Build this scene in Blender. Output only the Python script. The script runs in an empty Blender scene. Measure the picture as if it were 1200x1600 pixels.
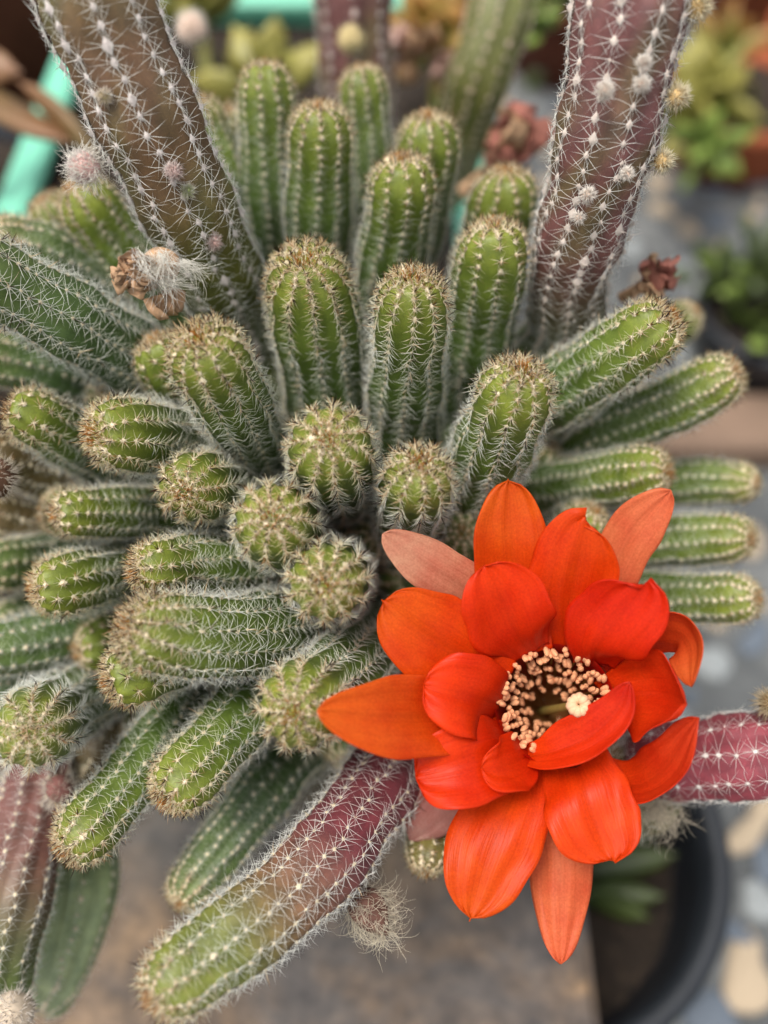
import bpy, math, random
import numpy as np
from mathutils import Matrix, Vector

SEED = 7
rng = np.random.default_rng(SEED)
random.seed(SEED)

# ------------------------------------------------------------------ camera
scene = bpy.context.scene
col = scene.collection
FPX, PW, PH = 1400.0, 1200.0, 1600.0          # focal length in picture pixels, picture size
PITCH = math.radians(55.0)                    # camera looks down by this much
CAM = np.array([0.0, 0.0, 0.264])
RIGHT = np.array([1.0, 0.0, 0.0])
FWD = np.array([0.0, math.cos(PITCH), -math.sin(PITCH)])
UP = np.array([0.0, math.sin(PITCH), math.cos(PITCH)])


def at(px, py, d):
    """world point (metres) seen at picture position px, py at d millimetres in front of the lens"""
    d = d * 0.001
    return CAM + FWD * d + RIGHT * ((px - PW / 2) / FPX * d) - UP * ((py - PH / 2) / FPX * d)


def at_z(px, py, z):
    """world point at height z (metres) on the line of sight of a picture position"""
    v = FWD + RIGHT * ((px - PW / 2) / FPX) - UP * ((py - PH / 2) / FPX)
    return CAM + v * ((z - CAM[2]) / v[2])


cam_data = bpy.data.cameras.new('camera')
cam = bpy.data.objects.new('camera', cam_data)
col.objects.link(cam)
cam.location = CAM
cam.rotation_euler = (math.radians(90) - PITCH, 0, 0)
cam_data.sensor_fit = 'HORIZONTAL'
cam_data.sensor_width = 36.0
cam_data.lens = 36.0 * FPX / PW
cam_data.clip_start = 0.005
cam_data.clip_end = 50.0
cam_data.dof.use_dof = True
cam_data.dof.focus_distance = 0.150
cam_data.dof.aperture_fstop = 8.2
scene.camera = cam

# ------------------------------------------------------------------ light
SUN_EL, SUN_AZ = math.radians(72), math.radians(245)   # azimuth from +Y (away from the camera), negative = left
world = bpy.data.worlds.new('World')
scene.world = world
world.use_nodes = True
wn = world.node_tree
wn.nodes.clear()
sky = wn.nodes.new('ShaderNodeTexSky')
sky.sky_type = 'NISHITA'
sky.sun_disc = False
sky.sun_elevation = SUN_EL
sky.sun_rotation = SUN_AZ
sky.dust_density = 4.0
hs = wn.nodes.new('ShaderNodeHueSaturation')
hs.inputs['Saturation'].default_value = 0.25        # high thin cloud: a paler sky
bg = wn.nodes.new('ShaderNodeBackground')
bg.inputs['Strength'].default_value = 0.12
wo = wn.nodes.new('ShaderNodeOutputWorld')
wn.links.new(sky.outputs[0], hs.inputs['Color'])
wn.links.new(hs.outputs[0], bg.inputs[0])
wn.links.new(bg.outputs[0], wo.inputs[0])

sun_data = bpy.data.lights.new('sun', 'SUN')
sun_data.energy = 1.4
sun_data.angle = math.radians(16)
sun_data.color = (1.0, 0.95, 0.87)
sun = bpy.data.objects.new('sun', sun_data)
col.objects.link(sun)
sd = Vector((math.cos(SUN_EL) * math.sin(SUN_AZ), math.cos(SUN_EL) * math.cos(SUN_AZ), math.sin(SUN_EL)))
sun.rotation_euler = sd.to_track_quat('Z', 'Y').to_euler()
sun.location = (0, 0, 1.5)

scene.view_settings.view_transform = 'Standard'
scene.view_settings.look = 'None'
scene.view_settings.exposure = 0.95
scene.view_settings.gamma = 1.0
scene.view_settings.use_curve_mapping = False
scene.render.engine = 'CYCLES'
scene.cycles.max_bounces = 6
scene.cycles.use_denoising = True


# ------------------------------------------------------------------ helpers
def srgb(r, g, b):
    f = lambda c: (c / 255 / 12.92) if c / 255 <= 0.04045 else ((c / 255 + 0.055) / 1.055) ** 2.4
    return np.array([f(r), f(g), f(b)])


def unit(v):
    v = np.asarray(v, float)
    return v / np.maximum(np.linalg.norm(v, axis=-1, keepdims=True), 1e-12)


def tag(o, label=None, cat=None, group=None, kind=None):
    if label: o['label'] = label
    if cat: o['category'] = cat
    if group: o['group'] = group
    if kind: o['kind'] = kind
    return o


def empty(name, loc):
    o = bpy.data.objects.new(name, None)
    o.empty_display_size = 0.01
    col.objects.link(o)
    o.location = loc
    return o


def adopt(o, parent):
    if parent is not None:
        o.parent = parent
        if parent.type == 'EMPTY':
            o.matrix_parent_inverse = Matrix.Translation(parent.location).inverted()
    return o


def mk(name, V, faces, mat, parent=None, color=None, smooth=True):
    """one mesh object from vertices (n,3) and a list of index arrays (k,3) or (k,4)"""
    V = np.asarray(V, np.float32)
    me = bpy.data.meshes.new(name)
    me.vertices.add(len(V))
    me.vertices.foreach_set('co', V.ravel())
    faces = [np.asarray(f, np.int32) for f in faces if len(f)]
    idx = np.concatenate([f.ravel() for f in faces])
    tot = np.concatenate([np.full(len(f), f.shape[1], np.int32) for f in faces])
    start = np.concatenate([[0], np.cumsum(tot)[:-1]]).astype(np.int32)
    me.loops.add(len(idx))
    me.loops.foreach_set('vertex_index', idx)
    me.polygons.add(len(tot))
    me.polygons.foreach_set('loop_start', start)
    me.polygons.foreach_set('use_smooth', np.full(len(tot), smooth))
    if color is not None:
        ca = me.color_attributes.new('col', 'FLOAT_COLOR', 'POINT')
        rgba = np.ones((len(V), 4), np.float32)
        rgba[:, :3] = color
        ca.data.foreach_set('color', rgba.ravel())
    me.update(calc_edges=True)
    me.validate()
    if mat: me.materials.append(mat)
    o = bpy.data.objects.new(name, me)
    col.objects.link(o)
    return adopt(o, parent)


def link_copy(o, name, parent, mw):
    c = bpy.data.objects.new(name, o.data)
    col.objects.link(c)
    adopt(c, parent)
    c.matrix_basis = mw
    return c


def grid_faces(nu, nv, wrap=False, off=0):
    """quads of a (nu rows x nv columns) vertex grid"""
    i, j = np.meshgrid(np.arange(nu - 1), np.arange(nv if wrap else nv - 1), indexing='ij')
    j2 = (j + 1) % nv
    a = i * nv + j; b = i * nv + j2; c = (i + 1) * nv + j2; d = (i + 1) * nv + j
    return np.stack([a, b, c, d], -1).reshape(-1, 4) + off


def catmull(P, n):
    """smooth curve through control rows P (k,m), n samples even in arc length of the first three columns"""
    P = np.asarray(P, float)
    Q = np.vstack([2 * P[0] - P[1], P, 2 * P[-1] - P[-2]])
    out = []
    for i in range(1, len(Q) - 2):
        t = np.linspace(0, 1, 40, endpoint=False)[:, None]
        p0, p1, p2, p3 = Q[i - 1], Q[i], Q[i + 1], Q[i + 2]
        out.append(0.5 * (2 * p1 + (p2 - p0) * t + (2 * p0 - 5 * p1 + 4 * p2 - p3) * t ** 2 + (3 * p1 - p0 - 3 * p2 + p3) * t ** 3))
    out.append(P[-1:])
    C = np.vstack(out)
    s = np.concatenate([[0], np.cumsum(np.linalg.norm(np.diff(C[:, :3], axis=0), axis=1))])
    u = np.linspace(0, s[-1], n)
    return np.stack([np.interp(u, s, C[:, k]) for k in range(C.shape[1])], 1), s[-1]


def frames(C):
    """tangents and two transported normals along a curve"""
    T = unit(np.gradient(C, axis=0))
    n = np.cross(T[0], [0.13, 0.7, 0.5]); n = n / np.linalg.norm(n)
    N = [n]
    for i in range(1, len(C)):
        n = N[-1] - T[i] * np.dot(N[-1], T[i])
        N.append(n / np.linalg.norm(n))
    N = np.array(N)
    return T, N, np.cross(T, N)


def rand_dirs(n):
    return unit(rng.normal(size=(n, 3)))


def spikes(base, tipdir, length, rad, bend=None, c0=None, c1=None):
    """tapered three-sided bent needles: vertices, faces, colours"""
    n = len(base)
    length = np.broadcast_to(np.asarray(length, float), (n,))[:, None]
    rad = np.broadcast_to(np.asarray(rad, float), (n,))[:, None]
    T = unit(tipdir)
    if bend is None: bend = np.zeros((n, 3))
    a = unit(np.cross(T, rand_dirs(n)))
    b = np.cross(T, a)
    mid = base + T * length * 0.5
    tip = base + T * length + bend * length
    ring = []
    for k in range(3):
        an = 2 * math.pi * k / 3
        ring.append(a * math.cos(an) + b * math.sin(an))
    V = np.stack([base + ring[0] * rad, base + ring[1] * rad, base + ring[2] * rad,
                  mid + ring[0] * rad * .85, mid + ring[1] * rad * .85, mid + ring[2] * rad * .85, tip], 1)
    q = np.array([[0, 1, 4, 3], [1, 2, 5, 4], [2, 0, 3, 5]])
    t = np.array([[3, 4, 6], [4, 5, 6], [5, 3, 6]])
    off = (np.arange(n) * 7)[:, None, None]
    C = None
    if c0 is not None:
        c0 = np.broadcast_to(c0, (n, 3)); c1 = np.broadcast_to(c1 if c1 is not None else c0, (n, 3))
        C = np.stack([c0] * 3 + [c0 * .55 + c1 * .45] * 3 + [c1], 1).reshape(-1, 3)
    return V.reshape(-1, 3), (q[None] + off).reshape(-1, 4), (t[None] + off).reshape(-1, 3), C


def thorns(base, tipdir, length, rad, c0, c1):
    """the cheap needle: a straight three-sided pyramid"""
    n = len(base)
    length = np.broadcast_to(np.asarray(length, float), (n,))[:, None]
    rad = np.broadcast_to(np.asarray(rad, float), (n,))[:, None]
    T = unit(tipdir); a = unit(np.cross(T, rand_dirs(n))); b = np.cross(T, a)
    V = np.stack([base + a * rad, base + (-.5 * a + .866 * b) * rad, base + (-.5 * a - .866 * b) * rad, base + T * length], 1)
    t = np.array([[0, 1, 3], [1, 2, 3], [2, 0, 3]])
    C = np.stack([np.broadcast_to(c0, (n, 3))] * 3 + [np.broadcast_to(c1, (n, 3))], 1).reshape(-1, 3)
    return V.reshape(-1, 3), (t[None] + (np.arange(n) * 4)[:, None, None]).reshape(-1, 3), C


def hairs(base, d, length, rad, curl=0.5, seg=6, gravity=0.0):
    """long soft hairs as thin three-sided tubes: vertices, faces"""
    n = len(base)
    length = np.broadcast_to(np.asarray(length, float), (n,))
    P = [base.copy()]; D = unit(d); ax = rand_dirs(n)
    for k in range(seg):
        D = unit(D + (np.cross(ax, D) * 0.7 + rand_dirs(n) * 0.6) * curl * 0.6 + np.array([0, 0, -1.0]) * gravity)
        P.append(P[-1] + D * (length / seg)[:, None])
    P = np.stack(P, 1)
    a = unit(np.cross(unit(P[:, -1] - P[:, 0]), rand_dirs(n)))
    b = unit(np.cross(unit(P[:, -1] - P[:, 0]), a))
    R = []
    for k in range(3):
        an = 2 * math.pi * k / 3
        R.append(a * math.cos(an) + b * math.sin(an))
    R = np.stack(R, 1)
    w = np.linspace(1, .35, seg + 1)
    V = P[:, :, None, :] + R[:, None] * (rad * w)[None, :, None, None]
    f = []
    for k in range(seg):
        for j in range(3):
            j2 = (j + 1) % 3
            f.append([k * 3 + j, k * 3 + j2, k * 3 + 3 + j2, k * 3 + 3 + j])
    f = np.array(f)
    off = (np.arange(n) * (seg + 1) * 3)[:, None, None]
    return V.reshape(-1, 3), (f[None] + off).reshape(-1, 4)


# ------------------------------------------------------------------ materials
def new_mat(name):
    m = bpy.data.materials.new(name)
    m.use_nodes = True
    nt = m.node_tree
    return m, nt, nt.nodes['Principled BSDF'], nt.nodes['Material Output']


def noise(nt, scale, detail=4, rough=.55, vec=None, dist=0.0):
    n = nt.nodes.new('ShaderNodeTexNoise')
    n.inputs['Scale'].default_value = scale
    n.inputs['Detail'].default_value = detail
    n.inputs['Roughness'].default_value = rough
    n.inputs['Distortion'].default_value = dist
    if vec is None:
        tc = nt.nodes.new('ShaderNodeTexCoord'); vec = tc.outputs['Object']
    nt.links.new(vec, n.inputs['Vector'])
    return n


def ramp(nt, fac, stops):
    r = nt.nodes.new('ShaderNodeValToRGB')
    while len(r.color_ramp.elements) < len(stops): r.color_ramp.elements.new(0.5)
    for e, (p, c) in zip(r.color_ramp.elements, stops):
        e.position = p; e.color = (*c, 1)
    nt.links.new(fac, r.inputs['Fac'])
    return r


def bump(nt, height, strength, dist, bsdf):
    b = nt.nodes.new('ShaderNodeBump')
    b.inputs['Strength'].default_value = strength
    b.inputs['Distance'].default_value = dist
    nt.links.new(height, b.inputs['Height'])
    nt.links.new(b.outputs[0], bsdf.inputs['Normal'])


def mix_mul(nt, a, b, fac=1.0, mode='MULTIPLY'):
    m = nt.nodes.new('ShaderNodeMix'); m.data_type = 'RGBA'; m.blend_type = mode
    m.inputs[0].default_value = fac
    nt.links.new(a, m.inputs[6]); nt.links.new(b, m.inputs[7])
    return m.outputs[2]


def attr_col(nt):
    a = nt.nodes.new('ShaderNodeAttribute'); a.attribute_name = 'col'
    return a.outputs['Color']


def add_translucent(nt, bsdf, out, colsock, fac):
    tr = nt.nodes.new('ShaderNodeBsdfTranslucent')
    mx = nt.nodes.new('ShaderNodeMixShader'); mx.inputs[0].default_value = fac
    nt.links.new(colsock, tr.inputs['Color'])
    nt.links.new(bsdf.outputs[0], mx.inputs[1]); nt.links.new(tr.outputs[0], mx.inputs[2])
    nt.links.new(mx.outputs[0], out.inputs['Surface'])


def mat_skin():
    m, nt, b, o = new_mat('cactus_skin')
    a = attr_col(nt)
    n1 = noise(nt, 260, 5)
    r1 = ramp(nt, n1.outputs['Fac'], [(0.3, (.66, .70, .66)), (0.7, (1.25, 1.2, 1.15))])
    n2 = noise(nt, 3600, 3)
    r2 = ramp(nt, n2.outputs['Fac'], [(0.35, (.82, .82, .82)), (0.72, (1.22, 1.22, 1.1))])
    c = mix_mul(nt, mix_mul(nt, a, r1.outputs[0]), r2.outputs[0])
    nt.links.new(c, b.inputs['Base Color'])
    b.inputs['Roughness'].default_value = 0.46
    b.inputs['Specular IOR Level'].default_value = 0.4
    bump(nt, n2.outputs['Fac'], 0.35, 0.00012, b)
    return m


def mat_vcol(name, rough, trans=0.0, spec=0.3):
    m, nt, b, o = new_mat(name)
    a = attr_col(nt)
    nt.links.new(a, b.inputs['Base Color'])
    b.inputs['Roughness'].default_value = rough
    b.inputs['Specular IOR Level'].default_value = spec
    if trans: add_translucent(nt, b, o, a, trans)
    return m


def mat_plain(name, rgb, rough=.8, spec=.3, trans=0.0, var=0.15, scale=400):
    m, nt, b, o = new_mat(name)
    rgb = np.asarray(rgb)
    n = noise(nt, scale, 4)
    r = ramp(nt, n.outputs['Fac'], [(0.3, tuple(rgb * (1 - var))), (0.7, tuple(np.minimum(rgb * (1 + var), 1)))])
    nt.links.new(r.outputs[0], b.inputs['Base Color'])
    b.inputs['Roughness'].default_value = rough
    b.inputs['Specular IOR Level'].default_value = spec
    if trans: add_translucent(nt, b, o, r.outputs[0], trans)
    return m


def mat_petal():
    m, nt, b, o = new_mat('petal_tissue')
    a = attr_col(nt)
    uv = nt.nodes.new('ShaderNodeUVMap'); uv.uv_map = 'UVMap'
    mp = nt.nodes.new('ShaderNodeMapping'); mp.inputs['Scale'].default_value = (38, 2.2, 1)
    nt.links.new(uv.outputs[0], mp.inputs['Vector'])
    n1 = noise(nt, 1.0, 3, .5, mp.outputs[0], .3)
    r1 = ramp(nt, n1.outputs['Fac'], [(0.3, (.95, .90, .88)), (0.7, (1.04, 1.1, 1.12))])
    n2 = noise(nt, 160, 4)
    r2 = ramp(nt, n2.outputs['Fac'], [(0.32, (.92, .75, .75)), (0.7, (1.05, 1.3, 1.3))])
    n3 = noise(nt, 2600, 2)
    r3 = ramp(nt, n3.outputs['Fac'], [(0.3, (.9, .85, .85)), (0.75, (1.08, 1.15, 1.2))])
    c = mix_mul(nt, mix_mul(nt, mix_mul(nt, a, r1.outputs[0]), r2.outputs[0]), r3.outputs[0])
    nt.links.new(c, b.inputs['Base Color'])
    b.inputs['Roughness'].default_value = 0.38
    b.inputs['Specular IOR Level'].default_value = 0.2
    bump(nt, n1.outputs['Fac'], 0.35, 0.0003, b)
    add_translucent(nt, b, o, c, 0.45)
    return m


M_SKIN = mat_skin()
M_SPINE = mat_vcol('spine', 0.45, 0.42)
M_WOOL = mat_vcol('wool', 0.9, 0.3, 0.1)
M_PETAL = mat_petal()
M_ANTHER = mat_plain('anther', srgb(230, 166, 122), .8, .15, .15, .1, 1500)
M_FILAMENT = mat_plain('filament', srgb(170, 120, 60), .6, .2, .3, .12, 800)
M_STIGMA = mat_plain('stigma', srgb(232, 192, 152), .7, .2, .2, .05, 1500)
M_STYLE = mat_plain('style', srgb(176, 150, 80), .6, .2, .3)
M_HAIR = mat_plain('silky_hair', srgb(246, 242, 232), .55, .4, .35, .08, 900)
M_HAIR_TAN = mat_plain('tan_hair', srgb(222, 212, 190), .6, .3, .35, .12, 900)
M_DRY = mat_plain('dry_petal', srgb(196, 160, 126), .8, .2, .3, .4, 500)
M_DRYRED = mat_plain('dry_red_petal', srgb(180, 118, 102), .7, .3, .3, .35, 400)

# ------------------------------------------------------------------ setting: floor, table top, soil
def mat_table():
    m, nt, b, o = new_mat('weathered_slab')
    n1 = noise(nt, 22, 6, .62, None, .6)
    r1 = ramp(nt, n1.outputs['Fac'], [(0.32, srgb(52, 50, 52)), (0.45, srgb(78, 72, 69)), (0.56, srgb(98, 83, 70)), (0.68, srgb(132, 106, 78))])
    n2 = noise(nt, 140, 6, .65)
    r2 = ramp(nt, n2.outputs['Fac'], [(0.34, (.55, .55, .57)), (0.66, (1.4, 1.36, 1.3))])
    c = mix_mul(nt, r1.outputs[0], r2.outputs[0])
    nt.links.new(c, b.inputs['Base Color'])
    b.inputs['Roughness'].default_value = 0.7
    bump(nt, n2.outputs['Fac'], .5, .002, b)
    return m


def mat_floor():
    m, nt, b, o = new_mat('grey_concrete')
    n1 = noise(nt, 18, 6, .65, None, .3)
    r1 = ramp(nt, n1.outputs['Fac'], [(0.28, srgb(62, 64, 66)), (0.5, srgb(94, 96, 96)), (0.72, srgb(128, 128, 126))])
    nt.links.new(r1.outputs[0], b.inputs['Base Color'])
    b.inputs['Roughness'].default_value = 0.85
    n2 = noise(nt, 260, 5)
    bump(nt, n2.outputs['Fac'], .6, .003, b)
    return m


def mat_soil():
    m, nt, b, o = new_mat('dark_soil')
    n1 = noise(nt, 260, 6, .7)
    r1 = ramp(nt, n1.outputs['Fac'], [(0.3, srgb(24, 19, 15)), (0.55, srgb(58, 46, 36)), (0.75, srgb(104, 86, 68))])
    nt.links.new(r1.outputs[0], b.inputs['Base Color'])
    b.inputs['Roughness'].default_value = 0.95
    bump(nt, n1.outputs['Fac'], 1.0, .004, b)
    return m


M_TABLE, M_FLOOR, M_SOIL = mat_table(), mat_floor(), mat_soil()
FLOOR_Z = -0.140


def box_mesh(x0, x1, y0, y1, z0, z1, bev=0.002):
    """box with chamfered vertical and top edges"""
    rings = []
    for (ins, z) in ((0, z0), (0, z1 - bev), (bev, z1)):
        a, b_, c, d = x0 + ins, x1 - ins, y0 + ins, y1 - ins
        rings.append([[a + bev, c, z], [b_ - bev, c, z], [b_, c + bev, z], [b_, d - bev, z], [b_ - bev, d, z], [a + bev, d, z], [a, d - bev, z], [a, c + bev, z]])
    V = np.array(rings).reshape(-1, 3)
    F = grid_faces(3, 8, True)
    return V, F, [list(range(16, 24))], [list(range(7, -1, -1))]


def box(name, mat, parent, *a, **k):
    V, F, top, bot = box_mesh(*a, **k)
    return mk(name, V, [F, np.array(top), np.array(bot)], mat, parent, smooth=False)


n = 60
gx, gy = np.meshgrid(np.linspace(-4, 4, n), np.linspace(-3, 6, n))
fl = mk('floor', np.stack([gx, gy, np.full_like(gx, FLOOR_Z)], -1).reshape(-1, 3), [grid_faces(n, n)], M_FLOOR)
tag(fl, kind='structure')
# pale stones set in the grey floor
M_STONE = [mat_plain('beige_stone', srgb(176, 158, 134), .8, .3, 0, .12, 60),
           mat_plain('white_stone', srgb(146, 150, 150), .8, .3, 0, .1, 60),
           mat_plain('blue_grey_stone', srgb(98, 106, 116), .8, .3, 0, .15, 60)]
stone_meshes = []
for k in range(6):
    nv = 14
    an = np.linspace(0, 2 * math.pi, nv, endpoint=False)
    rr = 1 + 0.22 * np.sin(an * 2 + k) + 0.14 * np.sin(an * 3 + 2.1 * k) + rng.normal(0, .05, nv)
    V = []
    for (s, z) in ((1.0, -0.1), (0.97, .10), (.8, .2)):
        V.append(np.stack([np.cos(an) * rr * s, np.sin(an) * rr * s * .72, np.full(nv, z)], 1))
    V.append(np.array([[0, 0, .23]]))
    F = grid_faces(3, nv, True)
    T = np.array([[2 * nv + i, 2 * nv + (i + 1) % nv, 3 * nv] for i in range(nv)])
    stone_meshes.append((np.vstack(V), F, T))
protos = {}
spots = []
for (px, py, r, mi) in [(1165, 1525, 21, 0), (1160, 1310, 15, 0), (1190, 1270, 13, 0), (1100, 1035, 19, 1), (1185, 1410, 14, 1), (1110, 1590, 17, 2),
                        (1195, 1350, 13, 2), (1050, 1570, 12, 1), (1180, 1000, 15, 2), (1150, 1460, 10, 2)]:
    p = at_z(px, py, FLOOR_Z); spots.append((p[0], p[1], r * .0007, mi))
for k in range(420):
    x, y, r = rng.uniform(0.06, 0.40), rng.uniform(0.0, 0.70), rng.uniform(.004, .011)
    if all((x - s[0]) ** 2 + (y - s[1]) ** 2 > (r + s[2]) ** 2 * 1.3 for s in spots):
        spots.append((x, y, r, int(rng.integers(0, 3))))
for k, (x, y, r, mi) in enumerate(spots):
    key = (k % 6, mi)
    mw = Matrix.Translation((x, y, FLOOR_Z + .0005)) @ Matrix.Rotation(rng.uniform(0, 6.28), 4, 'Z') @ Matrix.Diagonal((r, r, .012, 1))
    if key not in protos:
        V, F, T = stone_meshes[k % 6]
        o = mk('stone', V, [F, T], M_STONE[mi], fl); o.matrix_basis = mw; protos[key] = o
    else:
        link_copy(protos[key], 'stone', fl, mw)

# the weathered table slab that carries the planter
tab = empty('table', (-0.15, 0.2, FLOOR_Z))
tag(tab, 'weathered grey and rust stained table slab under the cactus planter', 'table')
V, F, top, bot = box_mesh(-0.42, 0.056, -0.14, 0.62, -0.014, 0.0, .003)
sl = mk('table_top', V, [F, np.array(top), np.array(bot)], M_TABLE, tab, smooth=False)
M_LEG = mat_plain('table_leg_wood', srgb(92, 74, 58), .8)
for x in (-0.38, 0.02):
    for y in (-0.10, 0.58):
        box('leg', M_LEG, tab, x - .015, x + .015, y - .015, y + .015, FLOOR_Z, -0.0145)

# ------------------------------------------------------------------ mint planter with soil
M_MINT = mat_plain('mint_plastic', srgb(118, 196, 166), .38, .5, 0, .04, 30)
pl = empty('planter', (-0.05, 0.25, 0))
tag(pl, 'mint green plastic trough planter holding the cactus and succulents', 'planter')
PX0, PX1, PY0, PY1, PZ = -0.136, 0.034, 0.096, 0.430, 0.060
TH = 0.003
box('wall', M_MINT, pl, PX0, PX0 + TH, PY0, PY1, 0.0005, PZ, bev=.0008)
box('wall', M_MINT, pl, PX1 - TH, PX1, PY0, PY1, 0.0005, PZ, bev=.0008)
box('wall', M_MINT, pl, PX0 + TH, PX1 - TH, PY0, PY0 + TH, 0.0005, PZ - .0004, bev=.0008)
box('wall', M_MINT, pl, PX0 + TH, PX1 - TH, PY1 - TH, PY1, 0.0005, PZ - .0004, bev=.0008)
box('bottom', M_MINT, pl, PX0 + TH, PX1 - TH, PY0 + TH, PY1 - TH, 0.001, 0.004, bev=.0005)
# rolled rim: four bars lapped over the walls
rw = .009
box('rim', M_MINT, pl, PX0 - .004, PX0 + rw, PY0 - .004, PY1 + .004, PZ, PZ + .005, bev=.0018)
box('rim', M_MINT, pl, PX1 - rw, PX1 + .004, PY0 - .004, PY1 + .004, PZ, PZ + .005, bev=.0018)
box('rim', M_MINT, pl, PX0 + rw, PX1 - rw, PY1 - rw, PY1 + .004, PZ, PZ + .0046, bev=.0018)
box('rim', M_MINT, pl, PX0 + rw, PX1 - rw, PY0 - .004, PY0 + rw, PZ, PZ + .0046, bev=.0018)
HUB = at(530, 850, 214)
nx, ny = 60, 110
gx, gy = np.meshgrid(np.linspace(PX0 + .0032, PX1 - .0032, nx), np.linspace(PY0 + .0032, PY1 - .0032, ny))
gz = 0.051 + 0.021 * np.exp(-(((gx - HUB[0]) / .032) ** 2 + ((gy - HUB[1] - .008) / .036) ** 2)) + rng.normal(0, .0007, gx.shape)
so = mk('soil', np.stack([gx, gy, gz], -1).reshape(-1, 3), [grid_faces(ny, nx)], M_SOIL)
tag(so, 'dark crumbly potting soil filling the mint planter', 'soil', kind='stuff')

# ------------------------------------------------------------------ the cactus
cactus = empty('cactus', (HUB[0], HUB[1], 0.058))
tag(cactus, 'clustered green finger cactus with spiny stems and one open orange flower', 'cactus')
back_cactus = empty('cactus', at(640, 260, 300))
tag(back_cactus, 'pair of blurred tall ribbed cactus stems standing behind the green clump', 'cactus')

GREEN = [(0.0, srgb(52, 72, 42)), (0.55, srgb(76, 98, 42)), (0.85, srgb(96, 112, 42)), (1.0, srgb(118, 126, 46))]
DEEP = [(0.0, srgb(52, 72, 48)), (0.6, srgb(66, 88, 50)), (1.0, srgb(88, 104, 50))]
OLIVE = [(0.0, srgb(78, 92, 42)), (0.34, srgb(92, 92, 46)), (0.52, srgb(98, 76, 54)), (0.75, srgb(100, 74, 54)), (1.0, srgb(102, 92, 56))]
MAROON = [(0.0, srgb(80, 100, 52)), (0.22, srgb(98, 92, 66)), (0.38, srgb(106, 70, 70)), (1.0, srgb(108, 68, 68))]
REDGREEN = [(0.0, srgb(98, 46, 56)), (0.45, srgb(106, 52, 60)), (0.64, srgb(116, 88, 66)), (0.80, srgb(98, 104, 50)), (1.0, srgb(112, 120, 48))]
PINK = [(0.0, srgb(122, 52, 64)), (1.0, srgb(134, 60, 72))]
PALEPINK = [(0.0, srgb(120, 78, 78)), (0.4, srgb(112, 76, 70)), (0.7, srgb(90, 96, 62)), (1.0, srgb(110, 140, 70))]
BROWNISH = [(0.0, srgb(66, 58, 36)), (1.0, srgb(88, 74, 48))]
GLOSSY = [(0.0, srgb(124, 140, 100)), (1.0, srgb(150, 160, 124))]

C_WHITE = srgb(250, 250, 244); C_CREAM = srgb(251, 240, 210); C_TAN = srgb(176, 124, 62); C_DARK = srgb(58, 36, 24); C_YEL = srgb(214, 206, 140)
C_GOLD = srgb(196, 132, 54)
N_SP = [0]


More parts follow.
